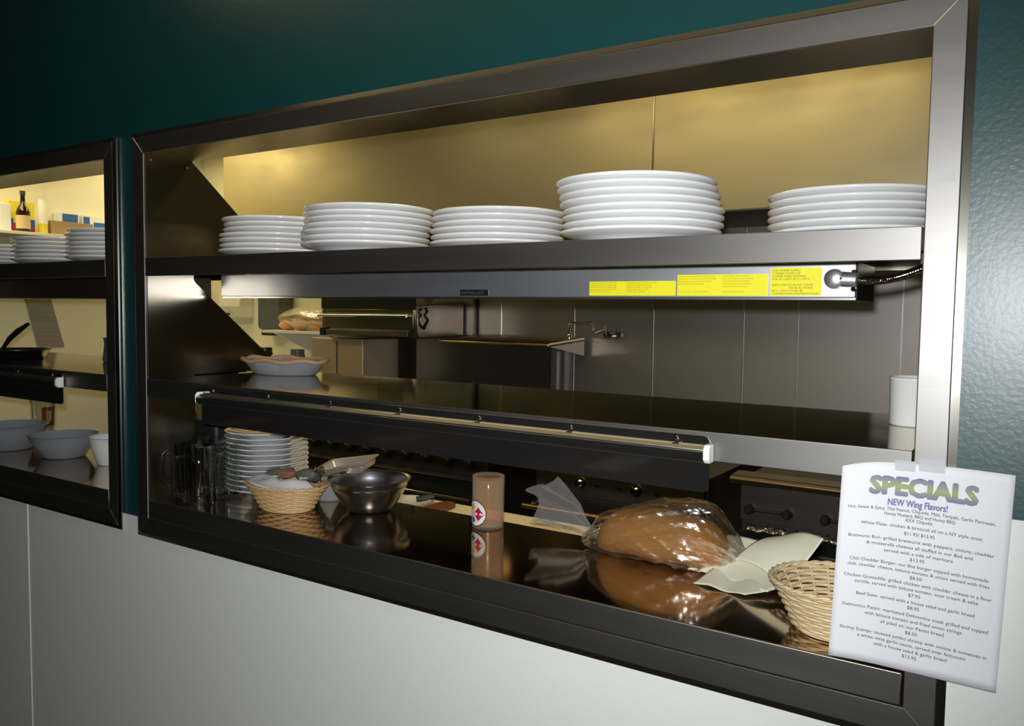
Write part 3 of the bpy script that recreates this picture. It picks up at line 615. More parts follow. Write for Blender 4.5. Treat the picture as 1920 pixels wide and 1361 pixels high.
for i in range(NI+1):
    s_ = i/NI; xx = -.668+.332*s_
    if s_ < .12: k_ = .16+.46*(s_/.12)**1.1
    else: k_ = .62+.40*math.sin(min(1, (s_-.12)/.62)*PI/2)
    if s_ > .72: k_ *= 1-((s_-.72)/.28)**1.6*.66
    for q in range(2*n):
        b = PI*q/n
        def rd(x_): return (1-abs(math.sin(x_)))**2.2
        rid = .97+.09*rd(4*b+ph[0]+5*s_)+.07*rd(3*b+ph[1]-6*s_)+.06*rd(8*b+ph[2]+9*s_)*(.4+s_)+.05*rd(5*b-15*s_+ph[3])+.03*rd(11*b+13*s_)
        y = .083*k_*rid*math.cos(b); z = .0630*k_*rid*math.sin(b)
        zz = max(.0508+.0600*max(k_, .30)+z, .0498)
        vv.append((xx+.014*math.sin(b)*s_, LY+y+.01*(s_-.5), zz))
for i in range(NI):
    for q in range(2*n): fs.append((i*2*n+q, i*2*n+(q+1) % (2*n), (i+1)*2*n+(q+1) % (2*n), (i+1)*2*n+q))
fs.append(tuple(range(2*n))); fs.append(tuple(NI*2*n+q for q in range(2*n)))
m.add(vv, fs); m.build('bag_body', M['bag'], bg, smooth=28)
m = MB()
def tail(u, v):      # u from the neck (0) to the open end (1), v across the fan
    a_ = (v-.5)
    x = -.640-.160*u+.02*math.sin(v*8)*u; w_ = .018+.085*u
    z = .062+.004*math.sin(v*16)*u + (.040+.085*u)*(.5+a_)*1.0*min(1, u*2+.2) + .016*math.sin(v*11+1)*u
    y = .315+.055*a_*u+.026*math.sin(v*24+u*3)*u
    return (x, y, max(z, .0505))
m.grid(tail, 18, 36); m.build('bag_tail', M['bagtail'], bg, smooth=35)
def paper_sheet(pts, label, bend, name='wrapping_paper', material='parch', seed=0):
    A, B, C_, D = [Vector(p) for p in pts]     # corners in order
    def fn(u, v):
        p = A*(1-u)*(1-v)+B*u*(1-v)+C_*u*v+D*(1-u)*v
        p = p+Vector((0, 0, bend(u, v))); return tuple(p)
    m = MB(); m.grid(fn, 22, 22); o = m.build(name, M[material], solid=.0005, smooth=60); tag(o, label, 'paper', 'loose wrapping papers on the counter'); return o
z0 = .0500
paper_sheet([(-.386, .196, z0), (-.283, .178, z0), (-.205, .262, z0+.018), (-.345, .345, z0+.03)], 'lowest cream wrapping paper flat on the counter near the right basket', lambda u, v: .004*math.sin(u*5+v*3)**2)
paper_sheet([(-.395, .250, z0+.006), (-.250, .205, z0+.006), (-.215, .330, z0+.030), (-.372, .345, z0+.060)], 'cream wrapping paper with its far corner lifted beside the bread', lambda u, v: .012*math.sin(u*3.1)*v+.002)
paper_sheet([(-.335, .275, z0+.035), (-.232, .222, z0+.022), (-.168, .250, .158), (-.262, .330, .128)], 'cream wrapping paper folded upright, its peak above the right basket', lambda u, v: .024*math.sin(v*PI)*(.6-u)+.010*math.sin(u*PI))

# ------------------------------------------------------------------ the SPECIALS sheet
Q = [Vector((-.0891, 0, .3436)), Vector((.1212, 0, .3473)), Vector((.1116, 0, .0587)), Vector((-.0972, 0, .0612))]   # TL TR BR BL
def sheet_pt(u, v, off=0.0):     # u right, v down, both 0..1
    p = Q[0]*(1-u)*(1-v)+Q[1]*u*(1-v)+Q[2]*u*v+Q[3]*(1-u)*v
    curl = .012*(max(0, .35-u)/.35)**2*(1-.3*v) + .010*v*v
    dz = -.006*(max(0, .25-u)/.25)**2*(1-v)**6
    return (p.x, -.0045-.002-curl-off, p.z+dz+.004*math.sin(u*PI)*(1-v))
sh = thing('specials_sheet', 'white SPECIALS menu sheet taped over the lower right of the frame', 'menu', (0, -.01, .2))
m = MB(); m.grid(lambda u, v: sheet_pt(u, v), 24, 24); m.build('paper', M['paper'], sh, solid=.0003, smooth=80)
SW, SHT = .210, .285
def sheet_text(mb, body, size, xc, yd, bold=0.0, xs=1.0, shear=0.0, maxw=None, off=.0006):
    vv, ff = text_verts(body, size, 'CENTER', 0.0, 1.0, xs)
    if maxw:
        wd = max(v[0] for v in vv)-min(v[0] for v in vv)
        k = maxw/wd; vv = [(v[0]*k, v[1]) for v in vv]
    nc = 16 if bold > .001 else (6 if bold > .0003 else 3)
    for q in range(nc):      # heavier strokes: the outline repeated in a small ring
        ox, oy = bold*math.cos(2*PI*q/nc), bold*math.sin(2*PI*q/nc)
        mb.add([sheet_pt((xc+a_+ox)/SW, (yd-b_+shear*a_+oy)/SHT, off+(.0004 if nc == 16 else .00006)*q/nc) for a_, b_ in vv], ff)
m = MB(); sheet_text(m, 'SPECIALS', .0335, .1035, .0445, .0021, 1.0, 0.02, .131); m.build('heading', M['heading'], sh, smooth=0)
m = MB(); sheet_text(m, 'NEW Wing Flavors!', .0130, .0985, .0600, .0004, 1.0, 0.02, .074); m.build('subheading', M['purple'], sh, smooth=0)
LINES = [('Hot, Sweet & Spicy, Thai Peanut, Chipotle, Mild, Teriyaki, Garlic Parmesan,', .0665, .182, .102), ('Honey Mustard, BBQ and Honey BBQ', .0735, .088, .102), ('XXX Chipotle', .0800, .034, .102),
    ('White Pizza- chicken & broccoli all on a NY style crust', .0895, .150, .104), ('$11.95/ $13.95', .0985, .038, .104),
    ('Bratwurst Boli- grilled bratwurst with peppers, onions, cheddar', .1090, .180, .104), ('& mozzarella cheeses all stuffed in our Boli and', .1175, .132, .104), ('served with a side of marinara', .1260, .086, .104), ('$13.95', .1340, .018, .104),
    ('Chili Cheddar Burger- our 8oz burger topped with homemade', .1430, .172, .104), ('chili, cheddar cheese, lettuce tomato & onion served with fries', .1510, .176, .104), ('$8.50', .1590, .015, .104),
    ('Chicken Quesadilla- grilled chicken with cheddar cheese in a flour', .1675, .184, .104), ('tortilla, served with lettuce tomato, sour cream & salsa', .1755, .154, .104), ('$7.95', .1835, .015, .104),
    ('Beef Stew- served with a house salad and garlic bread', .1930, .148, .104), ('$8.95', .2010, .015, .104),
    ('Delmonico Panini- marinated Delmonico steak grilled and topped', .2110, .182, .104), ('with lettuce tomato and fried onion strings', .2195, .122, .104), ('all piled on our Panini bread', .2280, .080, .104), ('$8.50', .2360, .015, .104),
    ('Shrimp Scampi- sauteed jumbo shrimp with onions & tomatoes in', .2450, .184, .104), ('a white wine garlic sauce, served over fettuccini', .2530, .136, .104), ('with a house salad & garlic bread', .2610, .092, .104), ('$13.95', .2690, .018, .104)]
m = MB()
for (b_, yd, mw, xc) in LINES: sheet_text(m, b_, .0064, xc, yd*.985+.002, .00012, 1.0, 0.02, mw)
m.build('menu_text', M['greyink'], sh, smooth=0)
for (x0, x1, zz0, zz1) in ((-.022, .004, .338, .3525), (.008, .040, .340, .357)):
    m = MB(); m.box(x0, x1, -.0095, -.0090, zz0, zz1); m.build('tape', M['tape'], sh)
m = MB(); m.box(.012, .034, -.0006, -.0002, .733, .747); tag(m.build('tape_scrap', M['tape']), 'scrap of old clear tape on the right frame post beside the plates', 'tape')

# ------------------------------------------------------------------ things on the middle shelves
zm = .3652
t = thing('lidded_tub', 'white round tub on the middle shelf beside the right frame post', 'tub', (-.040, .31, zm))
m = MB(); m.lathe([(0, 0), (.034, 0), (.036, .003), (.0375, .078), (.0385, .079), (.0385, .082), (.036, .083), (.034, .081), (.032, .078), (.0, .077)], (-.042, .305, zm), 48); m.build('tub_body', M['whitet'], t, smooth=60)
t = thing('baking_dish', 'shallow dish with a baked tan rim on the middle shelf by the left gusset', 'dish', (-1.66, .335, zm))
m = MB(); m.lathe([(0, 0), (.095, 0), (.102, .004), (.128, .036), (.126, .038), (.098, .008), (0, .006)], (-1.655, .335, zm), 64, 1.0, .62, .15); m.build('dish_body', M['dish'], t, smooth=60)
m = MB(); m.tube([(-1.655+(.134*math.cos(a_))*math.cos(.15)-(.084*math.sin(a_))*math.sin(.15), .335+(.134*math.cos(a_))*math.sin(.15)+(.084*math.sin(a_))*math.cos(.15), zm+.041+.003*math.sin(a_*7)) for a_ in [2*PI*k/64 for k in range(64)]], .0062, 8, closed=True); m.build('baked_rim', M['crust'], t)
# left-hand pass-through middle shelf
t = thing('frying_pan', 'black frying pan on the left-hand middle shelf, handle pointing up', 'pan', (-2.86, .2, zm))
m = MB(); m.lathe([(0, 0), (.075, 0), (.085, .004), (.103, .030), (.105, .030), (.105, .032), (.101, .032), (.083, .007), (0, .003)], (-2.868, .20, zm), 48); m.build('pan_body', M['black'], t, smooth=60)
m = MB(); m.tube([(-2.972, .2, zm+.028), (-2.92, .2, zm+.066), (-2.86, .2, zm+.094), (-2.79, .2, zm+.120)], [.006, .009, .010, .006], 10); m.build('handle', M['rubber'], t)
t = thing('plastic_jug', 'dark jug on the left-hand middle shelf beside its right frame post', 'jug', (-2.45, .3, zm))
m = MB(); m.lathe([(0, 0), (.052, 0), (.056, .006), (.050, .06), (.052, .076), (.055, .080), (.052, .080), (.047, .06), (0, .055)], (-2.452, .33, zm), 40); m.build('jug_body', M['greyplas'], t, smooth=60)
m = MB(); m.tube([(-2.507, .33, zm+.074), (-2.52, .33, zm+.07), (-2.522, .33, zm+.05), (-2.507, .33, zm+.03)], .004, 8); m.build('handle', M['greyplas'], t)
# left-hand counter: bowls
zc = .0489
def small_bowl(x, y, r, h, mm, label, cat='bowl', name='serving_bowl'):
    t = thing(name, label, cat, (x, y, zc)); m = MB()
    m.lathe([(0, 0), (r*.55, 0), (r*.62, .003), (r*.93, h*.72), (r, h-.003), (r+.003, h), (r-.001, h+.001), (r*.90, h*.72), (r*.58, .006), (0, .005)], (x, y, zc), 56); m.build('bowl_body', M[mm], t, smooth=60); return t
small_bowl(-2.575, .20, .105, .075, 'dish', 'wide grey bowl on the left-hand counter between a cup and another bowl')
small_bowl(-2.875, .17, .120, .085, 'dish', 'wide grey bowl at the far left of the left-hand counter')
small_bowl(-2.330, .215, .062, .088, 'whitet', 'white printed plastic cup on the left-hand counter by the frame post', 'cup', 'plastic_cup')
t = thing('drinking_glass', 'clear glass behind the grey bowls on the left-hand counter', 'glass', (-2.92, .325, zc))
m = MB(); m.lathe([(0, 0), (.032, 0), (.045, .16), (.043, .16), (.030, .01), (0, .008)], (-2.955, .325, zc), 36); m.build('glass_body', M['glass'], t, smooth=70)

# ------------------------------------------------------------------ prep table behind the counter
t = thing('prep_table', 'steel prep table on the kitchen side below the right-hand pass-through', 'table', (-.9, .75, FLOOR))
m = MB(); m.box(-1.9, .2, .385, 1.03, -.172, -.150); m.build('table_top', M['steel'], t, bevel=.003)
for x in (-1.86, .16):
    for y in (.42, .99):
        m = MB(); m.tube([(x, y, FLOOR), (x, y, -.172)], .02, 12); m.build('leg', M['steel'], t)
m = MB(); m.box(-1.86, .16, .42, .99, FLOOR+.25, FLOOR+.27); m.build('undershelf', M['steel'], t)
m = MB(); m.box(-1.88, .15, .62, 1.045, -.1498, -.130); tag(m.build('cutting_board', M['board'], bevel=.003), 'long cream cutting board on the prep table behind the counter', 'cutting board')
m = MB(); m.lathe([(0, 0), (.05, 0), (.085, .012), (.086, .014), (.05, .004), (0, .003)], (-1.71, .93, -.1295), 48); tag(m.build('small_plate', M['china'], smooth=60), 'white plate on the cutting board behind the steel bowl', 'plate')
m = MB(); m.tube([(-1.70, .97, -.118), (-1.67, .995, -.113), (-1.65, 1.01, -.108)], [.010, .014, .012], 10); tag(m.build('black_tongs', M['rubber']), 'black tong grips on the cutting board beside the white plate', 'tongs')
m = MB(); m.prism([(-1.57+.045*math.cos(a_)*(1.0 if math.cos(a_) > 0 else .8)-.01, .945+.075*math.sin(a_)) for a_ in [2*PI*k/28 for k in range(28)]], -.1295, -.117, 'z'); tag(m.build('wooden_paddle', M['brown'], bevel=.003), 'brown rounded wooden paddle on the cutting board', 'paddle')

# ------------------------------------------------------------------ cooking line
YF, YB = 1.70, 2.45
# charbroiler
t = thing('charbroiler', 'wide gas broiler with black valve knobs and foil tray, behind the specials sheet', 'broiler', (-.3, 2.0, FLOOR))
x0, x1 = -.80, .35
m = MB(); m.box(x0+.03, x1, YF+.02, YB, FLOOR+.12, -.045); m.build('body', M['darksteel'], t, bevel=.004)
m = MB(); m.prism([(YF+.06, -.028), (YF-.035, -.030), (YF-.048, -.042), (YF-.040, -.062), (YF+.02, -.066), (YF+.06, -.045)], x0, x1+.02); m.build('bullnose', mat('broiler_bullnose_steel', (.45, .36, .26), .35, 1.0), t, bevel=.003)
m = MB(); m.box(x0+.03, x1, YF+.003, YF+.0195, -.195, -.066); m.build('valve_panel', M['darksteel'], t)
for x in (-.735, -.60, -.47, -.335, -.2, -.06):
    m = MB(); m.lathe([(0, .03), (.010, .030), (.017, .022), (.018, 0)], (x, YF+.002, -.155), 20, axis='y'); kb = m.build('valve_knob', M['rubber'], t)
for x in (-.735, -.47, -.2):
    m = MB(); m.tube([(x+.02, YF-.012, -.155), (x+.115, YF-.012, -.153)], .006, 8); m.build('valve_rod', M['rubber'], t)
m = MB(); m.grid(lambda u, v: (x0+.06+u*(x1-x0-.12), YF-.004-.03*math.sin(v*PI)+.004*math.sin(u*190+v*5), -.238+.028*v+.003*math.sin(u*120)), 160, 6); m.build('foil_tray_edge', M['foil'], t, solid=.001, smooth=25)
m = MB(); m.box(x0+.03, x1, YF-.01, YF+.0195, -.300, -.296); m.build('ledge', M['alu'], t)
m = MB(); m.box(x0+.03, x1, YF-.006, YF+.0195, -.285, -.24); m.build('black_strip', M['black'], t)  # plain black strip below the foil tray
for x in (x0+.07, x1-.05):
    for y in (YF+.08, YB-.08):
        m = MB(); m.tube([(x, y, FLOOR), (x, y, FLOOR+.12)], .025, 12); m.build('leg', M['steel'], t)
# oven
t = thing('griddle_oven', 'dark steel griddle oven with two round knobs and a towel bar coloured with a copper reflection', 'oven', (-1.3, 2.0, FLOOR))
x0, x1 = -1.66, -.90
m = MB(); m.box(x0, x1, YF+.02, YB, FLOOR+.12, -.07); m.build('body', M['darksteel'], t, bevel=.004)
m = MB(); m.box(x0+.01, x1-.01, YF, YF+.0195, -.205, -.072); m.build('control_panel', M['darksteel'], t, bevel=.003)
for x in (-1.435, -1.185):
    m = MB(); m.lathe([(0, .03), (.012, .03), (.014, .010), (.025, .008), (.026, 0)], (x, YF-.0003, -.147), 24, axis='y'); m.build('control_knob', M['chrome'], t)
for x in (-1.52, -1.36, -1.26, -1.10):
    m = MB(); m.lathe([(0, .006), (.007, .006), (.009, 0)], (x, YF-.0003, -.150), 16, axis='y'); m.build('switch', M['black'], t)
m = MB(); m.box(x0+.02, x1-.02, YF+.004, YF+.0195, -.62, -.225); m.build('oven_door', M['black'], t, bevel=.003)
m = MB(); m.tube([(x0-.01, YF-.07, -.262), (x1-.05, YF-.07, -.262)], .013, 14); m.build('towel_bar', mat('copper_reflection_bar', (.85, .50, .25), .3, 1.0), t)  # copper colour is a warm reflection put into the bar's metal
for x in (x0+.02, x1-.08):
    m = MB(); m.tube([(x, YF-.07, -.262), (x, YF+.003, -.250)], .011, 10); m.build('bar_bracket', M['chrome'], t)
for x in (x0+.05, x1-.05):
    for y in (YF+.08, YB-.08):
        m = MB(); m.tube([(x, y, FLOOR), (x, y, FLOOR+.12)], .025, 12); m.build('leg', M['steel'], t)
# range
t = thing('gas_range', 'long dark gas range with a row of black knobs at the left', 'range', (-2.6, 2.0, FLOOR))
x0, x1 = -3.45, -1.90
m = MB(); m.box(x0, x1, YF+.02, YB, FLOOR+.12, -.065); m.build('body', M['black'], t, bevel=.004)
m = MB(); m.box(x0, x1, YF, YF+.0195, -.190, -.070); m.build('knob_panel', mat('dark_panel_steel', (.06, .055, .045), .4, .6), t)  # even dark brown panel
for k in range(11):
    x = -3.22+k*.123
    m = MB(); m.lathe([(0, .042), (.015, .042), (.022, .034), (.026, .004), (.026, 0)], (x, YF-.0003, -.128), 20, axis='y'); m.build('burner_knob', M['rubber'], t)
m = MB(); m.prism([(YF+.0195, -.21), (YF-.03, -.205), (YF-.035, -.195), (YF+.0195, -.19)], x0, x1); m.build('front_ledge', M['darksteel'], t)
m = MB(); m.box(x0+.02, x1-.02, YF+.004, YF+.0195, -.62, -.22); m.build('oven_door', M['black'], t)
m = MB(); m.tube([(-3.2, YF-.05, -.285), (-1.96, YF-.05, -.285)], .008, 12); m.build('door_handle', M['chrome'], t)
for x in (-3.2, -1.96):
    m = MB(); m.tube([(x, YF-.05, -.285), (x, YF+.003, -.285)], .007, 8); m.build('handle_post', M['chrome'], t)
for k in range(5):
    m = MB(); xa = x0+.06+k*.29
    for q in range(4): m.box(xa+.01+q*.07, xa+.022+q*.07, YF+.06, YB-.05, -.0648, -.045)
    m.box(xa, xa+.25, YF+.06, YF+.08, -.0645, -.05); m.box(xa, xa+.25, YB-.07, YB-.05, -.0645, -.05); m.build('burner_grate', M['black'], t)
for x in (x0+.05, x1-.05):
    for y in (YF+.08, YB-.08):
        m = MB(); m.tube([(x, y, FLOOR), (x, y, FLOOR+.12)], .025, 12); m.build('leg', M['steel'], t)
# range high shelf with back panel
t = thing('range_high_shelf', 'steel shelf coloured with a copper reflection, on a dark back panel over the range', 'shelf', (-2.2, 2.4, .39))
m = MB(); m.prism([(2.09, .386), (2.09, .398), (2.10, .404), (2.455, .424), (2.455, .412), (2.11, .392), (2.10, .386)], -2.49, -1.835); m.build('shelf_sheet', mat('copper_reflection_shelf_steel', (.80, .58, .36), .28, 1.0), t, bevel=.002)  # copper tint imitates warm lamp light mirrored in the shelf
m = MB(); m.box(-2.95, -1.985, 2.462, 2.478, -.05, .41); m.build('back_panel', M['darksteel'], t)
m = MB(); m.box(-2.018, -1.985, 2.435, 2.4615, -.05, .41); m.build('side_post', M['splash'], t)
m = MB(); m.prism([(2.11, .385), (2.455, .405), (2.455, .33)], -1.84, -1.836); m.build('shelf_bracket', M['steel'], t)
# cheese melter
t = thing('cheese_melter', 'steel cheese melter with a long bright handle bar, hanging on the back wall', 'cheese melter', (-2.9, 2.25, .4))
m = MB(); x0, x1 = -3.30, -2.60
m.prism([(2.05, .575), (2.45, .60), (2.45, .405), (2.06, .405), (2.05, .43)], x0, x1); m.build('body', M['steel'], t, bevel=.004)
m = MB(); m.box(x0+.01, x1-.01, 2.035, 2.0495, .555, .62); m.build('top_vent', M['black'], t)
m = MB(); m.box(x0+.02, x1-.02, 2.036, 2.0495, .45, .553); m.build('door', M['steel'], t, bevel=.002)
m = MB(); m.tube([(-3.277, 2.0, .517), (-2.634, 2.0, .521)], .010, 14); m.build('handle_bar', M['chrome'], t)
for x in (-3.262, -2.65):
    m = MB(); m.tube([(x, 2.0, .518), (x, 2.036, .518)], .008, 8); m.build('handle_post', M['chrome'], t)
m = MB(); m.box(x0+.05, x1-.05, 2.030, 2.058, .41, .438); m.build('grid_tray', M['darksteel'], t, bevel=.002)
for x in (x0+.02, x1-.02):
    m = MB(); m.box(x-.018, x+.018, 2.030, 2.052, .405, .445); m.build('foot_bracket', M['black'], t)
m = MB(); m.tube([(x1+.012, 2.10, .56), (x1+.03, 2.09, .545), (x1+.012, 2.09, .525), (x1+.035, 2.09, .50), (x1+.015, 2.09, .47), (x1+.001, 2.10, .455)], .008, 8); m.build('gas_hose', M['rubber'], t)
# panel right of the melter
t = thing('flue_panel', 'steel wall panel with pale rounded patches between the cheese melter and the range shelf', 'panel', (-2.6, 2.45, .5))
m = MB(); m.box(-3.05, -2.545, 2.462, 2.499, .415, .92); m.build('panel_sheet', M['splash'], t, bevel=.002)
for (x, z, w_, h_) in ((-2.86, .553, .060, .050), (-2.86, .475, .040, .044), (-2.865, .612, .060, .022)):
    m = MB(); m.prism(rounded(x-w_/2, x+w_/2, z-h_/2, z+h_/2, h_*.35, 4), 2.4600, 2.4618, 'y'); m.build('pale_patch', M['napkin'], t)  # pale rounded patches set on the steel
# backsplash
t = thing('backsplash', 'tall stainless backsplash of jointed panels behind the cooking line', 'backsplash', (-.8, 2.5, -.05))
xs_ = [-2.53, -2.377, -1.921, -1.479, -1.032, -.788, -.366, .35, 1.2, 2.12]
m = MB()
for i in range(len(xs_)-1): m.box(xs_[i]+.0015, xs_[i+1]-.0015, 2.500, 2.506, -.3, .985)
m.build('panels', M['splash'], t, bevel=.001)
for x in xs_[1:-1]:
    m = MB(); m.box(x-.0025, x+.0025, 2.4965, 2.4995, -.3, .985); m.build('joint_strip', M['alu'], t)
m = MB(); m.box(-3.3, 2.12, 2.507, 2.515, -.3, .985); m.build('backing', M['darksteel'], t)
# pot filler faucet
t = thing('pot_filler', 'chrome wall faucet with a folded swing spout on the backsplash', 'faucet', (-1.68, 2.49, .45))
m = MB(); m.tube([(-1.677, 2.4955, .435), (-1.677, 2.43, .435)], .012, 12); m.tube([(-1.70, 2.4955, .437), (-1.70, 2.45, .437)], .010, 12)
for dx in (-.03, .03): m.lathe([(0, .026), (.014, .026), (.020, .018), (.022, 0)], (-1.682+dx, 2.4955-.018, .440), 16, axis='y')
m.tube([(-1.65, 2.45, .44), (-1.645, 2.44, .48)], .004, 8); m.tube([(-1.71, 2.45, .44), (-1.715, 2.44, .485)], .004, 8); m.build('valve', M['chrome'], t, smooth=50)
m = MB(); m.tube([(-1.70, 2.43, .47), (-1.752, 2.41, .448), (-1.757, 2.40, .455), (-1.757, 2.40, .490), (-1.765, 2.40, .497), (-1.885, 2.40, .497), (-1.893, 2.40, .488), (-1.893, 2.40, .435)], .0062, 12); m.build('swing_spout', M['chrome'], t)
m = MB(); m.lathe([(0, 0), (.012, 0), (.014, .02), (.010, .03), (0, .03)], (-1.893, 2.40, .412), 16); m.build('nozzle', M['chrome'], t)

# ------------------------------------------------------------------ hood
t = thing('exhaust_hood', 'long stainless exhaust hood glowing in warm light above the cooking line', 'hood', (-1, 2.1, .93))
hx0, hx1 = -3.70, 2.15
m = MB(); m.box(hx0, -1.1515, 1.70, 1.712, .93, CEIL-.002); m.box(-1.1485, hx1, 1.70, 1.712, .93, CEIL-.002); m.build('front_panel', M['hood'], t, bevel=.002)
m = MB(); m.box(hx0, hx1, 1.7125, 1.73, .932, CEIL-.002); m.build('inner_lining', M['darksteel'], t)
m = MB(); m.box(-1.153, -1.147, 1.6975, 1.6998, .932, CEIL-.002); m.build('joint_strip', M['steel'], t)
m = MB(); m.box(hx0, hx0+.01, 1.7305, 2.499, .93, CEIL-.002); m.build('left_end', M['hood'], t)
m = MB(); m.box(hx1-.01, hx1, 1.7305, 2.499, .93, CEIL-.002); m.build('right_end', M['hood'], t)
m = MB(); m.prism([(1.7305, .972), (2.49, .950), (2.49, .990), (1.7305, 1.01)], hx0+.0105, hx1-.0105); m.build('filter_bank', M['black'], t)
m = MB(); m.prism([(1.7, .93), (1.7, .926), (1.76, .926), (1.76, .95), (1.7305, .95), (1.7305, .93)], hx0, hx1); m.build('grease_gutter', M['darksteel'], t)
m = MB(); m.lathe([(0, -.09), (.03, -.08), (.04, -.04), (.03, 0), (0, 0)], (-2.15, 2.2, .957), 20); m.build('bulb_globe', M['glass'], t)

# ------------------------------------------------------------------ far left of the kitchen
t = thing('towel_dispenser', 'white paper towel dispenser on the back wall at the far left', 'dispenser', (-4.58, 2.45, .5))
m = MB(); m.prism([(2.519, .70), (2.42, .70), (2.40, .56), (2.44, .49), (2.519, .48)], -4.68, -4.46); m.build('case', M['white'], t, bevel=.006)
m = MB(); m.box(-4.60, -4.575, 2.4, 2.415, .50, .515); m.build('latch', M['ink'], t)
t = thing('soap_dispenser', 'dark rounded dispenser on the back wall left of the small shelf', 'dispenser', (-4.15, 2.45, .42))
m = MB(); m.prism(rounded(-4.275, -4.06, .41, .72, .03, 5), 2.40, 2.519, 'y'); m.build('case', M['greyplas'], t, bevel=.01, seg=3)
m = MB(); m.prism(rounded(-4.26, -4.15, .37, .409, .012, 4), 2.42, 2.519, 'y'); m.build('spout', M['black'], t)
t = thing('wall_shelf', 'small white shelf holding bagged rolls on the back wall', 'shelf', (-3.7, 2.35, .4))
m = MB(); m.box(-3.97, -3.33, 2.18, 2.519, .398, .415); m.build('shelf_board', M['white'], t, bevel=.002)
for x in (-3.9, -3.42):
    m = MB(); m.prism([(2.22, .3975), (2.519, .3975), (2.519, .27)], x-.01, x+.01); m.build('bracket', M['white'], t)
for j, (x, z_, r, lb) in enumerate(((-3.86, .447, .055, 'left orange roll on the small white shelf'), (-3.74, .457, .065, 'middle orange roll on the small white shelf'), (-3.60, .465, .068, 'orange roll beside the cheese melter on the small white shelf'), (-3.47, .455, .055, 'rightmost orange roll on the small white shelf'))):
    m = MB(); m.add(*lump(x, 2.30, .4155+r*.62, r, .06, r*.6, .05, 31+j, 12)); tag(m.build('bread_roll', M['bread2'], smooth=60), lb, 'roll', 'orange rolls on the small shelf')
m = MB(); m.add(*lump(-3.67, 2.30, .4155+.075, .27, .085, .068, .05, 77, 18)); tag(m.build('plastic_bag', M['bag'], smooth=30), 'clear plastic bag over the orange rolls on the small white shelf', 'bag')
t = thing('equipment_box', 'plain steel box coloured with a warm reflection, standing on the left end of the range', 'box', (-3.24, 2.3, -.044))
m = MB(); m.box(-3.44, -3.035, 2.10, 2.40, -.044, .386); m.build('body', mat('warm_reflection_box_steel', (.62, .50, .36), .45, .7), t, bevel=.004)  # orange reflection put into the steel's base colour
m = MB(); m.box(-3.235, -3.231, 2.0965, 2.0998, -.02, .37); m.build('door_gap', M['black'], t)
t = thing('side_counter', 'low counter along the back wall under the small white shelf', 'counter', (-4.2, 2.2, FLOOR))
m = MB(); m.box(-4.95, -3.46, 1.95, 2.515, FLOOR+.1, .02); m.build('base', M['steel'], t, bevel=.003)
m = MB(); m.box(-4.96, -3.455, 1.93, 2.515, .0205, .05); m.build('worktop', M['white'], t, bevel=.003)
for (x, h_, r, mm, lb) in ((-4.02, .20, .045, 'canyel', 'yellow-green canister under the small white shelf'), (-3.87, .26, .050, 'black', 'black canister under the small white shelf'), (-3.75, .22, .042, 'beige', 'beige canister under the small white shelf'), (-3.58, .26, .045, 'greyplas', 'dark grey canister beside the steel cabinet')):
    m = MB(); m.lathe([(0, 0), (r, 0), (r, h_*.85), (r*.9, h_*.9), (r*.9, h_), (0, h_)], (x, 2.12, .0502), 28); tag(m.build('canister', M[mm], bevel=.002), lb, 'canister', 'canisters under the small shelf')
# wall shelf on the left kitchen wall, seen over the left-hand plates
t = thing('long_wall_shelf', 'long white shelf on the left kitchen wall holding bottles and boxes', 'shelf', (-4.9, 1.2, .95))
m = MB(); m.box(KL+.001, KL+.30, .3, 1.62, .945, .963); m.build('shelf_board', M['white'], t, bevel=.002)
for y in (.5, 1.5):
    m = MB(); m.prism([(KL+.001, .9445), (KL+.25, .9445), (KL+.001, .80)], y-.01, y+.01, 'y'); m.build('bracket', M['white'], t)
zz = .9632
SX = KL+.20
t = thing('sauce_bottle', 'dark glass bottle with a cream label on the long white shelf', 'bottle', (SX, 1.245, zz))
m = MB(); m.lathe([(0, 0), (.034, 0), (.036, .004), (.036, .115), (.030, .135), (.014, .160), (.012, .20), (.012, .212), (0, .212)], (SX+.02, 1.165, zz), 32); m.build('bottle_body', M['darkglass'], t, smooth=50)
m = MB(); m.lathe([(.0363, .02), (.0368, .02), (.0368, .095), (.0363, .095)], (SX+.02, 1.165, zz), 32); m.build('paper_label', M['beige'], t)
m = MB(); m.lathe([(0, .2125), (.0145, .2125), (.0145, .235), (0, .235)], (SX+.02, 1.165, zz), 20); m.build('cap', M['ink'], t)
t = thing('food_carton', 'yellow carton with red and blue blocks behind the dark bottle', 'box', (SX-.08, 1.2, zz))
m = MB(); m.box(SX-.12, SX-.07, 1.13, 1.275, zz, zz+.185); m.build('carton_body', M['canyel'], t, bevel=.002)
for (ya, yb, za, zb, mm) in ((1.13, 1.275, .0, .035, 'red'), (1.13, 1.155, .035, .085, 'blue'), (1.25, 1.275, .035, .085, 'blue'), (1.155, 1.25, .035, .06, 'red')):
    m = MB(); m.box(SX-.0695, SX-.0685, ya, yb, zz+za+.0005, zz+zb); m.build('printed_block', M[mm], t)
t = thing('spray_can', 'yellow and white aerosol can right of the dark bottle', 'can', (SX, 1.33, zz))
m = MB(); m.lathe([(0, 0), (.026, 0), (.026, .06), (0, .06)], (SX, 1.285, zz), 28); m.build('lower_can', M['canyel'], t, smooth=50)
m = MB(); m.lathe([(0, .0603), (.026, .0603), (.026, .165), (.023, .172), (.023, .20), (0, .20)], (SX, 1.285, zz), 28); m.build('upper_can', M['white'], t, smooth=50)
m = MB(); m.box(SX-.12, SX-.02, 1.06, 1.12, zz, zz+.16); tag(m.build('food_box', M['boxwhite'], bevel=.002), 'pale box at the left edge beside the yellow carton', 'box')
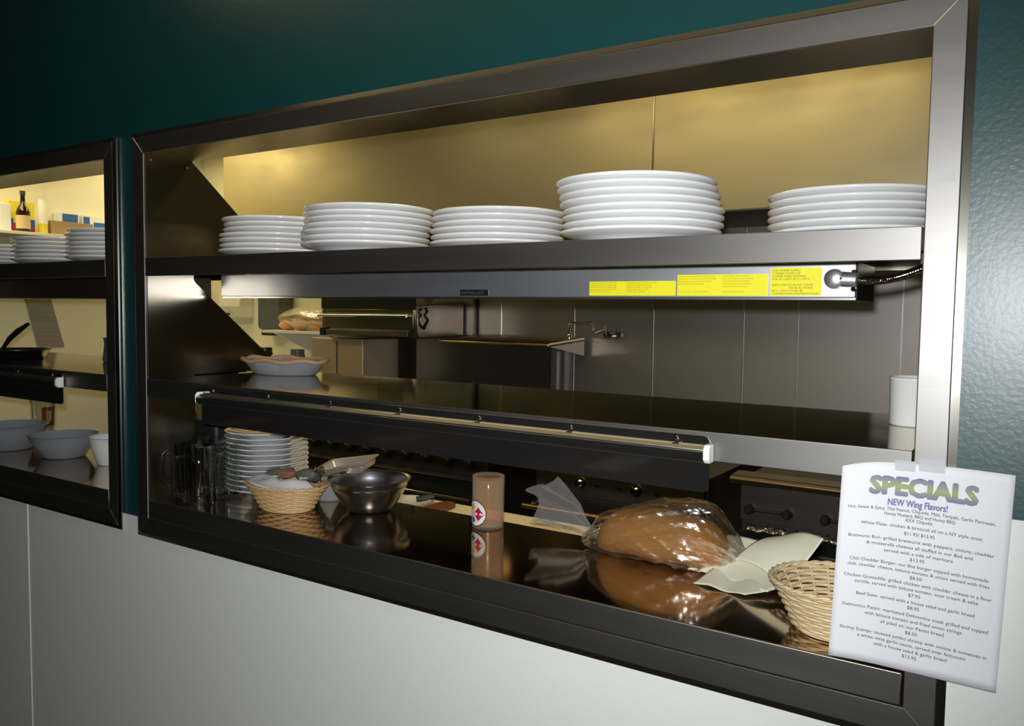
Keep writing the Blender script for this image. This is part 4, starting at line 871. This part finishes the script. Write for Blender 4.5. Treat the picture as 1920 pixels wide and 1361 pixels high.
m = MB(); m.box(SX-.10, SX+.02, 1.325, 1.575, zz, zz+.085); tag(m.build('cardboard_box', M['brownbox'], bevel=.002), 'low open brown cardboard box on the long white shelf', 'box')
t = thing('supply_rack', 'tall white cabinet end beside the long shelf carrying blue cartons', 'cabinet', (-4.9, 1.75, FLOOR))
m = MB(); m.box(KL+.001, KL+.30, 1.63, 1.95, .93, .9629); m.build('rack_board', M['white'], t)
for (ya, yb, h_, lb) in ((1.45, 1.56, .155, 'blue-printed carton behind the cardboard box'), (1.58, 1.80, .150, 'white carton with a blue stripe at the right of the long shelf')):
    t2 = thing('glove_carton', lb, 'box', (KL+.06, ya, zz), 'blue and white cartons')
    m = MB(); m.box(KL+.004, KL+.095, ya, yb, zz, zz+h_); m.build('carton_body', M['boxwhite'], t2, bevel=.002)
    m = MB(); m.box(KL+.0955, KL+.0965, ya+.005, ya+(.045 if yb-ya > .15 else .1), zz+.01, zz+h_-.01); m.build('blue_stripe', M['blue'], t2)
    if yb-ya > .15:
        m = MB(); m.box(KL+.0955, KL+.0965, ya+.07, ya+.16, zz+.06, zz+.11); m.build('blue_print', M['blue'], t2)
# notice sheet hanging askew, outlet
m = MB(); m.add([(KL+.006, 1.255, .66), (KL+.006, 1.405, .66), (KL+.006, 1.50, .293), (KL+.006, 1.338, .297), (KL+.004, 1.255, .66), (KL+.004, 1.405, .66), (KL+.004, 1.50, .293), (KL+.004, 1.338, .297)],
    [(0, 1, 2, 3), (7, 6, 5, 4), (0, 4, 5, 1), (1, 5, 6, 2), (2, 6, 7, 3), (3, 7, 4, 0)]); tag(m.build('notice_sheet', M['sheet'], smooth=0), 'grey printed notice hanging askew on the cream wall seen through the left-hand opening', 'notice')
t = thing('wall_outlet', 'small dark wall outlet low on the left kitchen wall', 'outlet', (KL, 1.39, -.12))
m = MB(); m.box(KL+.0005, KL+.006, 1.355, 1.43, -.19, -.075); m.build('cover_plate', M['brown'], t, bevel=.002)
m = MB(); m.box(KL+.0065, KL+.008, 1.378, 1.408, -.165, -.10); m.build('socket_face', M['beige'], t)
m = MB(); m.box(KL+.0005, KL+.03, .96, 1.09, .42, .56); tag(m.build('wall_box', M['greyplas'], bevel=.004), 'grey box on the cream wall at the left edge of the picture', 'box')

# ------------------------------------------------------------------ dining room side, seen only as reflections in the polished ticket panel
for i, (x, y, px_, py_, lb) in enumerate(((-1.80, -2.75, -1.80, -2.80, 'square dark dining table mirrored at the right end of the ticket panel'), (-3.30, -2.85, -3.30, -2.72, 'square dark dining table mirrored near the middle of the ticket panel'), (-4.75, -2.70, -4.70, -2.55, 'square dark dining table mirrored at the left end of the ticket panel'))):
    t = thing('dining_table', lb, 'table', (x, y, FLOOR), 'dining tables')
    m = MB(); m.box(x-.42, x+.42, y-.42, y+.42, -.30, -.272); m.build('table_top', M['brown'], t, bevel=.004)
    m = MB(); m.tube([(x, y, FLOOR+.02), (x, y, -.30)], .04, 12); m.build('pedestal', M['black'], t)
    m = MB(); m.lathe([(0, .02), (.20, .02), (.27, 0), (0, 0)], (x, y, FLOOR), 28); m.build('foot', M['black'], t)
    m = MB(); m.box(px_-.11, px_+.11, py_-.26, py_+.22, -.2715, -.2700); tag(m.build('placemat', M['parch']), 'cream placemat on the dining table mirrored '+('at the right end', 'near the middle', 'at the left end')[i]+' of the ticket panel', 'placemat', 'cream placemats')
